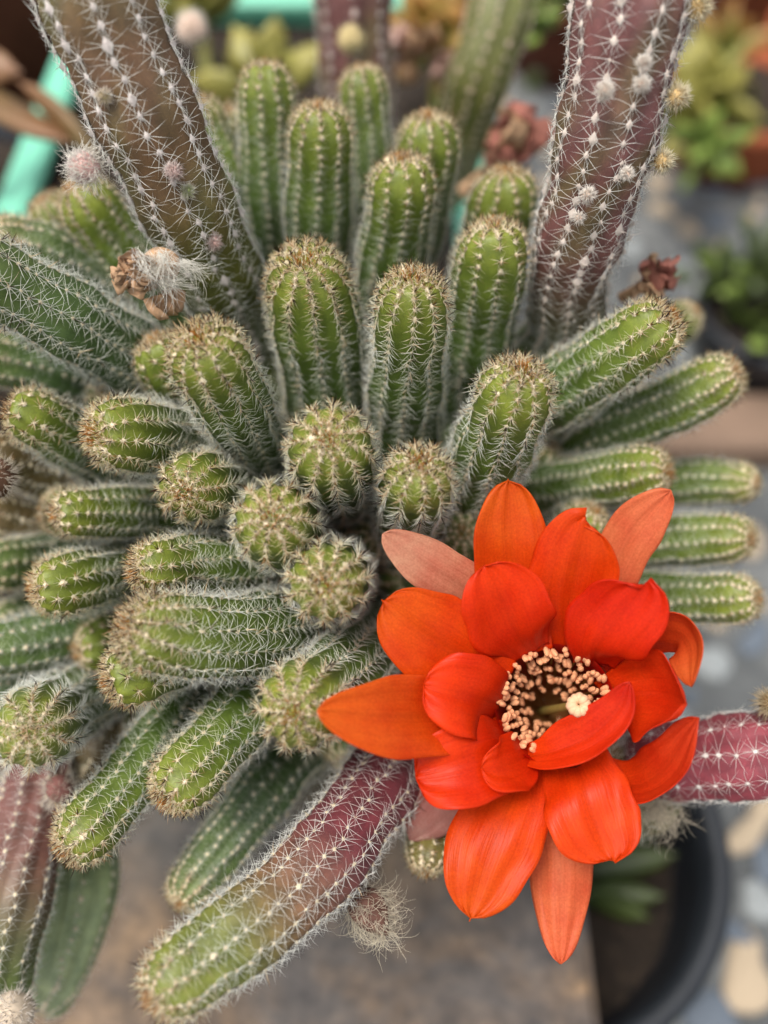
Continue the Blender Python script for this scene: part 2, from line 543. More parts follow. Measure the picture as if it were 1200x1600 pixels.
def stem(path, w, tint=GREEN, ribs=10, hub=True, par=None, pitch=1.8, sp_len=3.0, white=0.0, dens=1.0, dark=0.75, name='stem', label=None,
         face=45, flat=False, wool=1.0, wool_col=None, spiny=True, groove=0.12, spin=None, tuber=0.035):
    """path: (px, py, depth mm) from the apex backwards; w: body width in picture pixels (one, or one per point)"""
    par = par or cactus
    ws = list(w) if isinstance(w, (list, tuple)) else [w] * len(path)
    rows = [[*at(*p), ww * p[2] / FPX * 0.0005] for p, ww in zip(path, ws)]
    if face is not None and len(path) > 2:
        # the first point is the outer edge of the rounded tip; the tip itself turns 'face' degrees towards the open side of the clump
        P0, P1 = np.array(rows[0][:3]), np.array(rows[1][:3])
        R0 = rows[0][3]
        v = P1 - P0; v = unit(v - FWD * np.dot(v, FWD))
        cc = P0 + v * R0 + FWD * R0 * .6
        be = math.radians(face)
        ap = cc + R0 * 1.1 * (-v * math.cos(be) - FWD * math.sin(be))
        rest = []
        for r_ in rows[1:]:
            p_ = np.array(r_[:3]) + FWD * .004 * math.sin(be)
            if np.linalg.norm(p_ - cc) > R0 * 1.3: rest.append([*p_, r_[3]])
        rows = [[*ap, R0], [*cc, R0 * 1.01]] + rest
    nvis = len(rows)
    vis_len = sum(np.linalg.norm(np.array(rows[i][:3]) - np.array(rows[i + 1][:3])) for i in range(nvis - 1))
    if hub:
        h = HUB + rng.normal(0, .004, 3)
        rows.append([*h, rows[-1][3] * .7])
    rows = rows[::-1]
    C, L = catmull(rows, 400)
    sarr = np.linspace(0, L, 400)
    T, N, B = frames(C[:, :3])
    R_ap = C[-1, 3]
    cap = R_ap * 1.12
    cap_arc = cap * 1.42
    ph = rng.uniform(0, 6.28) if spin is None else spin
    tw = rng.uniform(-.35, .35) / 0.05

    def sample(s):
        f = lambda A: np.stack([np.interp(s, sarr, A[:, k]) for k in range(A.shape[1])], -1)
        return f(C), unit(f(T)), unit(f(N)), unit(f(B))

    # rows of the skin: body then rounded cap
    nb = max(24, int((L - cap) / 0.00085)); nb = min(nb, 76)
    ncap = 14
    na = ribs * (5 if ribs > 8 else 6)
    sb = np.linspace(0, L - cap, nb, endpoint=False)
    phi = np.linspace(0, math.pi / 2 * .985, ncap)
    s_all = np.concatenate([sb, L - cap + cap * np.sin(phi)])
    k_all = np.concatenate([np.ones(nb), np.cos(phi) ** .85])
    u_all = np.concatenate([(L - cap - sb) + cap_arc, cap_arc * (1 - phi / (math.pi / 2))])
    c_, t_, n_, b_ = sample(np.minimum(s_all, L))
    c_[:, :3] -= t_ * (np.exp(-(u_all / (R_ap * .35)) ** 2) * R_ap * .10)[:, None]      # sunken growing point
    th = np.linspace(0, 2 * math.pi, na, endpoint=False)[None] + 0 * s_all[:, None]
    rel = ribs * (th - 0)
    cosr = np.abs(np.cos(rel / 2))
    g = groove * np.clip(u_all / (R_ap * .5), .25, 1)[:, None]
    pz = pitch * .001
    bumpv = tuber * np.cos(2 * math.pi * u_all[:, None] / pz + (np.round(rel / (2 * math.pi)) % 2) * math.pi) * cosr ** (3 if tint is not PINK else .8)
    mult = 1 - g * (1 - cosr ** .55) * 1.25 + bumpv * np.clip(u_all / R_ap, 0, 1)[:, None]
    mult += 0.012 * np.sin(3 * th + u_all[:, None] * 300 + ph)
    ang = th + ph + tw * s_all[:, None]
    lam = rng.uniform(.013, .024)
    pinch = lambda s_: 1 + .045 * np.sin(2 * math.pi * s_ / lam + ph) * np.clip((L - s_) / (R_ap * 2), 0, 1)
    rad = (c_[:, 3] * k_all * pinch(s_all))[:, None] * mult
    V = c_[:, None, :3] + rad[..., None] * (np.cos(ang)[..., None] * n_[:, None] + np.sin(ang)[..., None] * b_[:, None])
    nr = len(s_all)
    Vf = np.vstack([V.reshape(-1, 3), (c_[-1, :3] + t_[-1] * R_ap * .02)[None]])
    F = grid_faces(nr, na, True)
    Tc = np.array([[(nr - 1) * na + j, (nr - 1) * na + (j + 1) % na, nr * na] for j in range(na)])
    f = np.clip((s_all - (L - vis_len)) / vis_len, 0, 1)
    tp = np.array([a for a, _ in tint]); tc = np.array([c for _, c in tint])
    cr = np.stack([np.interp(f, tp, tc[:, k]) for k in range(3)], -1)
    # skin tone: the whole stem's colour scaled slightly at random
    jit = 1 + rng.normal(0, .05)
    colr = np.repeat(cr * jit, na, 0)
    if tint is OLIVE or tint is MAROON:                                 # olive flushes in the coloured skin
        fl_ = .5 + .5 * np.sin(th * 2 + u_all[:, None] * 95 + 1.3 * np.sin(u_all[:, None] * 210 + th)) * np.sin(u_all[:, None] * 160 + th * 3)
        colr = colr + (np.clip(fl_ - .45, 0, 1).reshape(-1, 1) * .9) * (srgb(96, 100, 54) - colr)
    body = mk(name, Vf, [F, Tc], M_SKIN, par, np.vstack([colr, colr[-1:]]))
    if label: body['label'] = label
    if not spiny: return body

    # areoles along the ribs, from the apex down
    us = []
    umax = min(L + cap_arc - cap - .001, vis_len + 0.006)
    for i in range(ribs):
        u = R_ap * (0.16 + .16 * (i % 2)) + rng.uniform(0, .0002)
        while u < umax:
            us.append((i, u))
            sh = 0.55 + 0.45 * min(1, u / (R_ap * 2.2))
            u += pitch * .001 * sh * rng.uniform(.9, 1.1)
    us = np.array(us)
    ri, u = us[:, 0], us[:, 1]
    incap = u < cap_arc
    fi = np.where(incap, (1 - u / cap_arc) * math.pi / 2, 0)
    s = np.where(incap, L - cap + cap * np.sin(fi), L - cap - (u - cap_arc))
    s = np.clip(s, 0, L)
    c_, t_, n_, b_ = sample(s)
    an = 2 * math.pi * ri / ribs + ph + tw * s + rng.normal(0, .03, len(s))
    outd = np.cos(an)[:, None] * n_ + np.sin(an)[:, None] * b_
    rr = c_[:, 3] * np.cos(fi) ** .85 * pinch(s)
    Pn = c_[:, :3] + outd * (rr * 1.01)[:, None]
    Pn -= t_ * (np.exp(-(u / (R_ap * .35)) ** 2) * R_ap * .10)[:, None]
    NN = unit(outd * np.cos(fi)[:, None] + t_ * np.sin(fi)[:, None])
    TT = unit(t_ - NN * np.sum(t_ * NN, 1, keepdims=True) + 1e-6 * n_)      # towards the apex
    BB = np.cross(NN, TT)
    na_ = len(u)
    age = np.clip((u - R_ap * 0.5) / (R_ap * 2.2), 0, 1)                   # 0 young, 1 old
    # radial bristles
    nrad = max(4, int(round(10 * dens)))
    psi = (np.arange(nrad)[None] + rng.uniform(-.35, .35, (na_, nrad))) * 2 * math.pi / nrad + rng.uniform(0, 6.28, (na_, 1))
    el = np.radians(rng.uniform(12, 46, (na_, nrad))) * (1.25 - .35 * age[:, None])
    if flat: el *= .55
    D = (np.cos(psi)[..., None] * TT[:, None] + np.sin(psi)[..., None] * BB[:, None]) * np.cos(el)[..., None] + NN[:, None] * np.sin(el)[..., None]
    lat = .75 + .35 * np.abs(np.sin(psi))
    ln = sp_len * .001 * lat * rng.uniform(.65, 1.12, (na_, nrad)) * (0.66 + .44 * age[:, None])
    bs = np.repeat(Pn[:, None], nrad, 1)
    mixw = np.clip(age[:, None] * .9 + rng.normal(0, .18, (na_, nrad)) + white, 0, 1)[..., None]
    yng = (1 - np.clip(u / (R_ap * 1.5), 0, 1))[:, None, None] * (1 if white < .5 else 0) * rng.uniform(.2, 1, (na_, nrad, 1))
    c0 = (C_CREAM * (1 - mixw) + C_WHITE * mixw) * (1 - .55 * yng) + C_GOLD * .55 * yng
    tipc = np.where(rng.random((na_, nrad, 1)) < .35 * (1 - age[:, None, None]) * (dark > .2), C_TAN, C_YEL * (1 - mixw) + C_WHITE * mixw)
    bend = -NN[:, None] * rng.uniform(-.05, .16, (na_, nrad, 1)) + rng.normal(0, .05, (na_, nrad, 3))
    thick = (.046 + .010 * (1 - age))[:, None] * .001 * rng.uniform(.7, 1.15, (na_, nrad))
    sets = [(bs.reshape(-1, 3), D.reshape(-1, 3), ln.ravel(), thick.ravel(), bend.reshape(-1, 3), c0.reshape(-1, 3), tipc.reshape(-1, 3))]
    # central spines, dark and upright near the growing tip
    for q in range(3):
        pick = rng.random(na_) < (dark * (1.15 - .98 * age)) * (1 if q < 2 else .6)
        k = pick.sum()
        if k:
            d = NN[pick] * rng.uniform(.6, 1.1, (k, 1)) + TT[pick] * rng.uniform(-.55, .75, (k, 1)) + BB[pick] * rng.normal(0, .5, (k, 1))
            dk = (rng.random((k, 1)) < .75)
            cb = np.where(dk, C_DARK * 1.3, C_CREAM); ct = np.where(dk, C_DARK * .35, C_TAN)
            sets.append((Pn[pick], d, sp_len * .001 * rng.uniform(.55, .95, k), np.full(k, .000095), rng.normal(0, .05, (k, 3)), cb, ct))
    # the crowded young spines that cap the tip
    pick = np.repeat(u < R_ap * 1.45, 4)
    k = pick.sum()
    if k and white < .5:
        NP, TP, BP, PP = [np.repeat(x, 4, 0)[pick] for x in (NN, TT, BB, Pn)]
        d = NP * rng.uniform(.35, 1.0, (k, 1)) + TP * rng.normal(.1, .6, (k, 1)) + BP * rng.normal(0, .6, (k, 1))
        z_ = rng.random((k, 1))
        cb = np.where(z_ < .3, C_CREAM, np.where(z_ < .7, C_GOLD * .7 + C_CREAM * .3, C_TAN)); ct = np.where(z_ < .22, C_CREAM, np.where(z_ < .7, C_TAN, C_DARK * .8))
        sets.append((PP, d, sp_len * .001 * rng.uniform(.35, .7, k), np.full(k, .00006), rng.normal(0, .05, (k, 3)), cb, ct))
    # golden new growth at the very tip
    k = int(75 * min(1.5, (R_ap / .006) ** 2))
    rr_ = R_ap * .27 * np.sqrt(rng.random(k)); a_ = rng.uniform(0, 6.28, k)
    tip_c, tip_t, tip_n, tip_b = C[-1, :3], T[-1], N[-1], B[-1]
    pb = tip_c + (np.cos(a_) * rr_)[:, None] * tip_n + (np.sin(a_) * rr_)[:, None] * tip_b - tip_t * (R_ap * .14)
    dd = tip_t + .9 * ((np.cos(a_) * rr_)[:, None] * tip_n + (np.sin(a_) * rr_)[:, None] * tip_b) / (R_ap * .27) * rng.uniform(-.6, 1, (k, 1)) + rng.normal(0, .3, (k, 3))
    cg = np.where(rng.random((k, 1)) < .72, C_GOLD, C_CREAM)
    if white > .3: cg = cg * .4 + C_CREAM * .6
    ct = np.where(rng.random((k, 1)) < dark * .4, C_DARK, cg)
    sets.append((pb, dd, rng.uniform(.0010, .0024, k), np.full(k, .00009), rng.normal(0, .08, (k, 3)), cg, ct))
    cat = [np.concatenate([np.asarray(x[i], float) for x in sets]) for i in range(7)]
    N_SP[0] += len(cat[0])
    if path[0][2] < 161:
        V, Q, T3, CC = spikes(cat[0], cat[1], cat[2], cat[3], cat[4], cat[5], cat[6])
        sp = mk('spines', V, [Q, T3], M_SPINE, body, CC)
    else:                                                               # farther stems: straight needles
        V, T3, CC = thorns(cat[0], unit(cat[1]) + cat[4], cat[2], cat[3] * 1.15, cat[5], cat[6])
        sp = mk('spines', V, [T3], M_SPINE, body, CC)
    tag(sp, kind='stuff')
    # woolly felt of each areole: a small pad and short fuzz
    nf = 7
    wc = C_CREAM * .8 + srgb(222, 192, 160) * .2 if wool_col is None else wool_col
    wsz = wool * .001 * (1.15 + .35 * (1 - age)) * rng.uniform(.75, 1.25, na_) * np.where(rng.random(na_) < (.22 if wool > 1.7 else .03), 1.5, 1)
    pr = (wsz * .30)
    oct_ = np.array([[1, 0, 0], [0, 1, 0], [-1, 0, 0], [0, -1, 0], [.0, 0, 1]], float)
    PV = Pn[:, None] + pr[:, None, None] * (oct_[None, :, 0:1] * TT[:, None] * (1.25 if wool < 1.7 else 1.3) + oct_[None, :, 1:2] * BB[:, None] * (1 if wool < 1.7 else .85) + oct_[None, :, 2:3] * NN[:, None] * .8)
    pf = np.array([[0, 1, 4], [1, 2, 4], [2, 3, 4], [3, 0, 4]])
    off = (np.arange(na_) * 5)[:, None, None]
    PF = (pf[None] + off).reshape(-1, 3)
    dd = rng.normal(size=(na_, nf, 3)) * .8 + NN[:, None] * .75
    bb = np.repeat(Pn[:, None], nf, 1) + rng.normal(0, 1, (na_, nf, 3)) * (pr * .35)[:, None, None]
    wcol = wc * rng.uniform(.8, 1.15, (na_, 1, 1)) * np.ones((na_, nf, 1))
    V2, T2, C2 = thorns(bb.reshape(-1, 3), dd.reshape(-1, 3), (np.repeat(wsz[:, None], nf, 1) * rng.uniform(.35, .6, (na_, nf))).ravel(), .0001,
                        np.minimum(wcol.reshape(-1, 3), 1), np.minimum(wcol.reshape(-1, 3), 1))
    cpad = np.repeat(np.minimum(wc * rng.uniform(.8, 1.1, (na_, 1)), 1), 5, 0)
    nv0 = PV.shape[0] * 5
    wl = mk('areole_wool', np.vstack([PV.reshape(-1, 3), V2]), [PF, T2 + nv0], M_WOOL, body, np.vstack([cpad, C2]))
    tag(wl, kind='stuff')
    return body


# --- stems, apex first (picture position and distance of the place each one occupies)
# the middle of the clump
stem([(645, 414, 148), (642, 505, 154), (634, 610, 170), (622, 720, 192)], [112, 122, 118, 110], face=55)
stem([(470, 377, 158), (488, 480, 164), (508, 590, 178), (520, 690, 198)], [138, 146, 140, 120], ribs=11, face=62)
stem([(302, 500, 143), (345, 600, 150), (380, 670, 166), (415, 750, 192)], [128, 132, 112, 100], ribs=11, face=62)
stem([(235, 520, 168), (270, 570, 176), (340, 660, 195)], 100)
stem([(512, 682, 141), (518, 712, 152), (524, 770, 180)], [128, 132, 110], dark=.5, ribs=11, face=None)
stem([(655, 697, 143), (650, 765, 152), (625, 840, 185)], [108, 112, 100], dark=.95, face=62)
stem([(424, 806, 140), (434, 822, 152), (470, 840, 184)], [122, 126, 105], dark=.38, ribs=11, face=None)
stem([(508, 912, 138), (514, 906, 150), (525, 890, 185)], [116, 120, 100], dark=.6, ribs=11, face=None)
stem([(286, 768, 150), (310, 760, 158), (400, 765, 192)], [98, 106, 92], dark=.38, face=None)
stem([(820, 556, 146), (796, 640, 153), (752, 740, 172), (700, 800, 195)], [118, 128, 124, 110], white=.15, dark=.7, face=56)
stem([(770, 337, 162), (766, 430, 170), (742, 540, 184), (705, 660, 203)], [112, 118, 112, 100])
stem([(1058, 488, 156), (980, 545, 162), (890, 605, 174), (800, 670, 196)], [106, 112, 110, 100], dark=.75, face=42)
stem([(1158, 575, 172), (1060, 628, 177), (940, 680, 186), (800, 740, 204)], [84, 90, 92, 88], dark=.3)
stem([(1052, 735, 170), (980, 742, 175), (880, 760, 186), (760, 790, 204)], [84, 92, 90, 85], dark=.4)
stem([(1186, 756, 188), (1100, 752, 191), (960, 765, 200), (850, 790, 208)], [64, 72, 72, 70], dark=.1, dens=.8)
stem([(1180, 842, 178), (1100, 840, 182), (980, 850, 192), (850, 860, 206)], [76, 84, 84, 80], dark=.1)
stem([(1190, 932, 172), (1110, 938, 177), (1000, 935, 188), (860, 920, 204)], [78, 86, 86, 80], dark=.15, white=.1)
stem([(935, 792, 172), (905, 815, 180), (840, 850, 198)], [72, 78, 75], dark=.3)
stem([(1090, 480, 205), (1040, 520, 210), (960, 580, 216)], 62, dens=.6, dark=.1)
# the upper rows
stem([(625, 236, 168), (628, 330, 175), (606, 430, 188), (582, 550, 205)], [104, 110, 104, 96])
stem([(500, 155, 172), (501, 250, 177), (497, 370, 190), (505, 500, 207)], [102, 106, 104, 96])
stem([(415, 96, 180), (418, 200, 185), (424, 330, 196), (450, 460, 210)], [86, 92, 92, 88], face=25)
stem([(562, 101, 190), (574, 190, 194), (576, 300, 203), (565, 430, 212)], [76, 82, 82, 80], face=30)
stem([(668, 171, 180), (668, 250, 184), (648, 340, 195), (610, 470, 210)], [98, 104, 100, 90])
stem([(790, 256, 180), (784, 330, 186), (752, 430, 198), (690, 580, 212)], [104, 110, 104, 92])
stem([(312, 152, 186), (345, 250, 190), (390, 370, 200), (440, 480, 212)], [54, 64, 68, 66], dens=.8)
stem([(352, 168, 198), (385, 270, 202), (420, 390, 210)], [60, 66, 66], dens=.7)
# the two tall coloured stems
stem([(98, -130, 138), (150, 0, 142), (242, 210, 152), (322, 385, 168), (390, 540, 192)], [150, 176, 160, 138, 116], OLIVE, ribs=9, pitch=2.4, sp_len=4.0, face=None,
     white=.8, dark=.0, dens=1.1, flat=True, wool=1.9, wool_col=srgb(232, 222, 216), groove=.13, tuber=.03, spin=2.2, name='stem', label='tall olive brown stem with widely spaced white spine rows')
stem([(1010, -140, 138), (988, 0, 141), (946, 220, 152), (893, 410, 170), (838, 570, 196)], [164, 174, 154, 128, 106], MAROON, ribs=10, pitch=2.5, sp_len=3.6, face=None,
     white=.8, dark=.0, dens=1.0, flat=True, wool=1.9, wool_col=srgb(240, 226, 214), groove=.14, tuber=.035, label='tall maroon stem with woolly white tufts')
# left side
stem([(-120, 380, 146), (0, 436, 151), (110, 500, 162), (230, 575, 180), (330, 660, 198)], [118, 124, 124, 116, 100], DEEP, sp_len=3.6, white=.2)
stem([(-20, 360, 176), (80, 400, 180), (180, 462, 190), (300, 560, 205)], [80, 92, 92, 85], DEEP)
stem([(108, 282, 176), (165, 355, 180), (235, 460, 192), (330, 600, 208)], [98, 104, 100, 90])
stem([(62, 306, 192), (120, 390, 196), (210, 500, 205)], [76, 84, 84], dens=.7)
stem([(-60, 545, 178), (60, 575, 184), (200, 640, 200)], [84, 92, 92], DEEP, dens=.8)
stem([(8, 634, 160), (90, 668, 166), (200, 730, 186)], [88, 96, 90])
stem([(124, 686, 150), (195, 680, 156), (280, 690, 174), (360, 720, 196)], [112, 120, 112, 100], dark=.35, face=60)
stem([(78, 806, 162), (150, 800, 166), (250, 802, 180), (380, 820, 202)], [78, 84, 84, 80], dark=.35)
stem([(42, 922, 158), (110, 912, 163), (200, 890, 178), (330, 870, 200)], [94, 100, 96, 85], dark=.25)
stem([(200, 892, 150), (280, 884, 156), (380, 886, 168), (480, 880, 192)], [88, 94, 94, 88], dark=.5)
stem([(186, 966, 140), (270, 1000, 143), (370, 998, 153), (460, 975, 172), (520, 930, 198)], [126, 136, 130, 118, 96], ribs=12, sp_len=3.4, white=.15)
stem([(158, 1072, 150), (205, 1052, 155), (300, 1010, 174), (400, 960, 198)], [104, 110, 104, 92], dark=.6)
stem([(112, 1020, 176), (170, 1005, 181), (270, 970, 196)], [88, 92, 88], dark=.3)
stem([(-90, 1025, 168), (20, 1012, 172), (130, 985, 182), (280, 940, 202)], [82, 90, 90, 84], DEEP, white=.2)
stem([(46, 1142, 142), (58, 1134, 153), (110, 1100, 174), (250, 1020, 202)], [116, 122, 108, 92], dark=.2, white=.35, sp_len=3.2, face=None)
stem([(-50, 800, 190), (60, 830, 196), (200, 850, 206)], [90, 96, 96], BROWNISH, dens=.5)
stem([(-40, 700, 178), (60, 735, 186), (200, 780, 202)], [80, 88, 88], BROWNISH, dens=.5)
stem([(105, 1260, 190), (165, 1150, 194), (250, 1050, 204)], [100, 108, 104], BROWNISH, dens=.5, dark=0)
stem([(-70, 1082, 182), (40, 1075, 184), (150, 1050, 190), (280, 980, 206)], [60, 70, 74, 74], DEEP, dens=.6, dark=0)
stem([(60, 800, 176), (120, 800, 184), (220, 810, 200)], [78, 84, 80], dark=.3)
stem([(-40, 890, 180), (30, 880, 186), (160, 860, 202)], [78, 86, 84], DEEP, dark=.2)
stem([(-30, 985, 186), (60, 960, 192), (190, 920, 206)], [70, 78, 78], DEEP, dark=.2)
stem([(200, 1160, 190), (250, 1110, 194), (340, 1010, 206)], [76, 84, 80], DEEP, dark=.2)
stem([(330, 1330, 190), (390, 1240, 192), (450, 1120, 204)], [66, 74, 74], DEEP, dark=.1)
# lower side
stem([(456, 1112, 137), (482, 1094, 147), (545, 1045, 164), (592, 970, 192)], [128, 134, 120, 98], ribs=11, dark=.7, white=.1, face=None)
stem([(248, 1258, 150), (310, 1195, 154), (380, 1115, 166), (450, 1020, 192)], [104, 112, 110, 96], dark=.4)
stem([(92, 1336, 152), (165, 1270, 157), (245, 1165, 168), (330, 1050, 192)], [98, 104, 98, 90], dark=.45, white=.15)
stem([(275, 1416, 172), (345, 1330, 175), (430, 1220, 182), (500, 1110, 200)], [78, 86, 92, 90], DEEP, dark=.15)
stem([(228, 1566, 134), (320, 1508, 137), (445, 1412, 145), (545, 1298, 156), (612, 1150, 176)], [124, 134, 132, 128, 116], REDGREEN, ribs=10, sp_len=3.4,
     dark=.3, white=.3, pitch=2.0, face=40, label='thick maroon stem with a yellow green tip')
stem([(-40, 1620, 164), (-5, 1450, 166), (30, 1320, 172), (60, 1190, 186)], [120, 130, 118, 100], PALEPINK, ribs=10, white=.6, dark=0, hub=False, dens=.8,
     label='dusty pink stem drooping beside a smooth green stem')
stem([(60, 1590, 184), (88, 1500, 184), (112, 1420, 188), (120, 1320, 196)], [90, 130, 124, 100], GLOSSY, ribs=8, groove=.13, dens=.5, white=.9, dark=0, hub=False, sp_len=2.2,
     tuber=.02, label='smooth grey green stem with few spines')
stem([(1330, 1165, 160), (1240, 1172, 163), (1140, 1184, 168), (1040, 1186, 176), (940, 1140, 194)], [120, 128, 128, 118, 100], PINK, ribs=9, pitch=2.7, sp_len=3.3, face=None, white=.9, dark=0,
     flat=True, wool=1.25, wool_col=srgb(246, 240, 232), groove=.10, tuber=.05, label='pink red stem with starry white areoles')
stem([(662, 1368, 164), (672, 1310, 168), (690, 1220, 178), (660, 1080, 200)], [62, 68, 70, 70], [(0, srgb(70, 74, 40)), (1, srgb(104, 98, 52))], dark=.3, dens=1.4, sp_len=2.4, pitch=1.5, white=-.2)
stem([(640, 1292, 176), (645, 1230, 178), (655, 1120, 190)], [52, 58, 60], MAROON, dens=.6, dark=0, white=.5)
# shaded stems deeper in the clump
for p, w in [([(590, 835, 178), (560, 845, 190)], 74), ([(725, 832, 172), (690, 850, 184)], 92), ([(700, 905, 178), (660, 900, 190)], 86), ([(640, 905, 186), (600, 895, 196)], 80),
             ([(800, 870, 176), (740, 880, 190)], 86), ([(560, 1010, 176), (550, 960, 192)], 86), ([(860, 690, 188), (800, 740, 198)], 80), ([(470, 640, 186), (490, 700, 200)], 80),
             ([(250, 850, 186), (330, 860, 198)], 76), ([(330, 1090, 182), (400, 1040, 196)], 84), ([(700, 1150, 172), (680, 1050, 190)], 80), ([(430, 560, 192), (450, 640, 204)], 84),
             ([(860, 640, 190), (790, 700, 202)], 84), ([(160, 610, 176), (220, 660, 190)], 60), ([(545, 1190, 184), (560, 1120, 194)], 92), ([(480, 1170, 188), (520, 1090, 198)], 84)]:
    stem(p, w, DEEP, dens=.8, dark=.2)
# blurred tall stems behind
stem([(545, -160, 236), (552, 20, 246), (560, 160, 262), (570, 330, 300)], [120, 118, 108, 92], MAROON, par=back_cactus, hub=False, ribs=8, pitch=3, sp_len=3, white=.8, dark=0, wool=2.4,
     wool_col=srgb(226, 210, 200))
stem([(815, -160, 250), (785, 10, 256), (745, 130, 264), (690, 300, 300)], [104, 102, 98, 80], OLIVE[:2] + [(1.0, srgb(118, 122, 70))], par=back_cactus, hub=False, ribs=10, pitch=2.6,
     sp_len=1.6, white=.6, dark=0, wool=1.9, wool_col=srgb(220, 196, 176), dens=.6)


# ------------------------------------------------------------------ woolly buds and dried flowers
def fuzz_bud(name, c, rad, length, n, mat_c, tipc, dirn, par=None, core=srgb(150, 116, 96), spread=1.0, thick=.00007):
    """round or pointed bud with stiff bristles"""
    par = par or cactus
    dirn = unit(np.asarray(dirn, float))
    nu, nv = 9, 12
    a = unit(np.cross(dirn, [.3, .5, .8])); b = np.cross(dirn, a)
    V = []
    for i in range(nu):
        f = math.pi * (i / (nu - 1)) * .98 + .01
        for j in range(nv):
            q = 2 * math.pi * j / nv
            r = rad * .85 * math.sin(f) * (1 + .12 * math.sin(3 * q + i))
            V.append(c + dirn * (-math.cos(f) * rad * .8) + (a * math.cos(q) + b * math.sin(q)) * r)
    body = mk(name, np.array(V), [grid_faces(nu, nv, True)], mat_plain('bud_skin', core, .8, .2, 0, .25, 700), par)
    rad *= .72
    d = unit(rng.normal(size=(n, 3)) * spread + dirn * .5)
    base = c + d * rad * .9
    V, Q, T3, CC = spikes(base, d + rng.normal(0, .25, (n, 3)), length * rng.uniform(.6, 1.1, n), thick, rng.normal(0, .1, (n, 3)), np.broadcast_to(mat_c, (n, 3)) * rng.uniform(.85, 1.05, (n, 1)), tipc)
    tag(mk('bristles', V, [Q, T3], M_SPINE, body, np.minimum(CC, 1)), kind='stuff')
    return body


TOCAM = -FWD
for (px, py, d, r, ln) in [(1057, 152, 143.5, 1.5, 2.0), (1033, 252, 150, 1.5, 1.9), (1086, 12, 139.5, 1.8, 2.3)]:
    fuzz_bud('woolly_bud', at(px, py, d), r * .001, ln * .001, 330, srgb(236, 220, 180), srgb(240, 232, 208), [.9, 0.1, .3], core=srgb(196, 166, 116))
for (px, py, d, r, ln, n_) in [(945, 142, 137, 1.0, 1.5, 260), (1003, 132, 136, .9, 1.3, 260), (1006, 98, 135, .8, 1.2, 220), (918, 305, 148, .95, 1.4, 240), (980, 272, 145, .8, 1.2, 210),
                              (300, 45, 240, 4.4, 3.0, 500), (905, 340, 151, .7, 1.1, 160)]:
    fuzz_bud('woolly_bud', at(px, py, d), r * .001, ln * .001, n_, srgb(246, 236, 224), srgb(250, 244, 236), TOCAM, core=srgb(226, 196, 176))
# bud on the left edge of the tall olive stem: round, silky
b = fuzz_bud('woolly_bud', at(132, 262, 144), .0028, .0014, 420, srgb(228, 212, 206), srgb(236, 226, 222), unit(TOCAM + np.array([-.5, 0, .2])), core=srgb(196, 158, 150))
hd = rand_dirs(260); hb = at(132, 262, 144) + hd * .0025
V, Q = hairs(hb, np.cross(hd, [0, .3, 1]) + hd * .5, rng.uniform(.0018, .0032, 260), .00006, .7, 5)
tag(mk('silky_hairs', V, [Q], M_HAIR, b), kind='stuff')
for (px, py, d, r, c) in [(272, 268, 146, 1.1, (214, 186, 178)), (335, 378, 158, 1.2, (206, 170, 160)), (248, 362, 160, 1.2, (216, 190, 184)), (293, 299, 150, .7, (196, 206, 140)), (163, 152, 140, .8, (214, 198, 150))]:
    fuzz_bud('woolly_bud', at(px, py, d + .8), r * .001, .0015, 190, srgb(*c), srgb(236, 226, 220), TOCAM, core=srgb(*c))
fuzz_bud('woolly_bud', at(95, 1232, 170), .0032, .0034, 240, srgb(220, 206, 188), srgb(236, 226, 212), [-.2, -.4, -.3], core=srgb(116, 78, 72))
fuzz_bud('woolly_bud', at(22, 1580, 158), .0040, .0026, 380, srgb(226, 216, 204), srgb(240, 232, 222), TOCAM, core=srgb(186, 170, 150))
fuzz_bud('woolly_bud', at(1205, 1098, 160), .0024, .0026, 260, srgb(196, 176, 140), srgb(220, 204, 170), [-.6, 0, .4], core=srgb(120, 100, 70))
fuzz_bud('woolly_bud', at(-6, 745, 160), .0042, .0030, 200, srgb(206, 196, 176), srgb(220, 210, 196), [.6, 0, .5], core=srgb(92, 66, 50))
fuzz_bud('woolly_bud', at(548, 62, 238), .0040, .0024, 260, srgb(226, 214, 168), srgb(232, 222, 186), TOCAM, par=back_cactus, core=srgb(200, 180, 130))


def teardrop(name, base, tip, rad, mat, par):
    """pointed dried bud with wrinkled sides"""
    ax = unit(tip - base); L = np.linalg.norm(tip - base)
    a = unit(np.cross(ax, [.2, .4, .9])); b = np.cross(ax, a)
    nu, nv = 16, 24
    V = []
    for i in range(nu):
        t = i / (nu - 1)
        r = rad * (math.sin(math.pi * t ** .75) ** .8 * (1 - .25 * t) + .02)
        for j in range(nv):
            q = 2 * math.pi * j / nv
            V.append(base + ax * L * t + (a * math.cos(q) + b * math.sin(q)) * r * (1 + .10 * math.sin(6 * q + 5 * t)))
    return mk(name, np.array(V), [grid_faces(nu, nv, True)], mat, par)


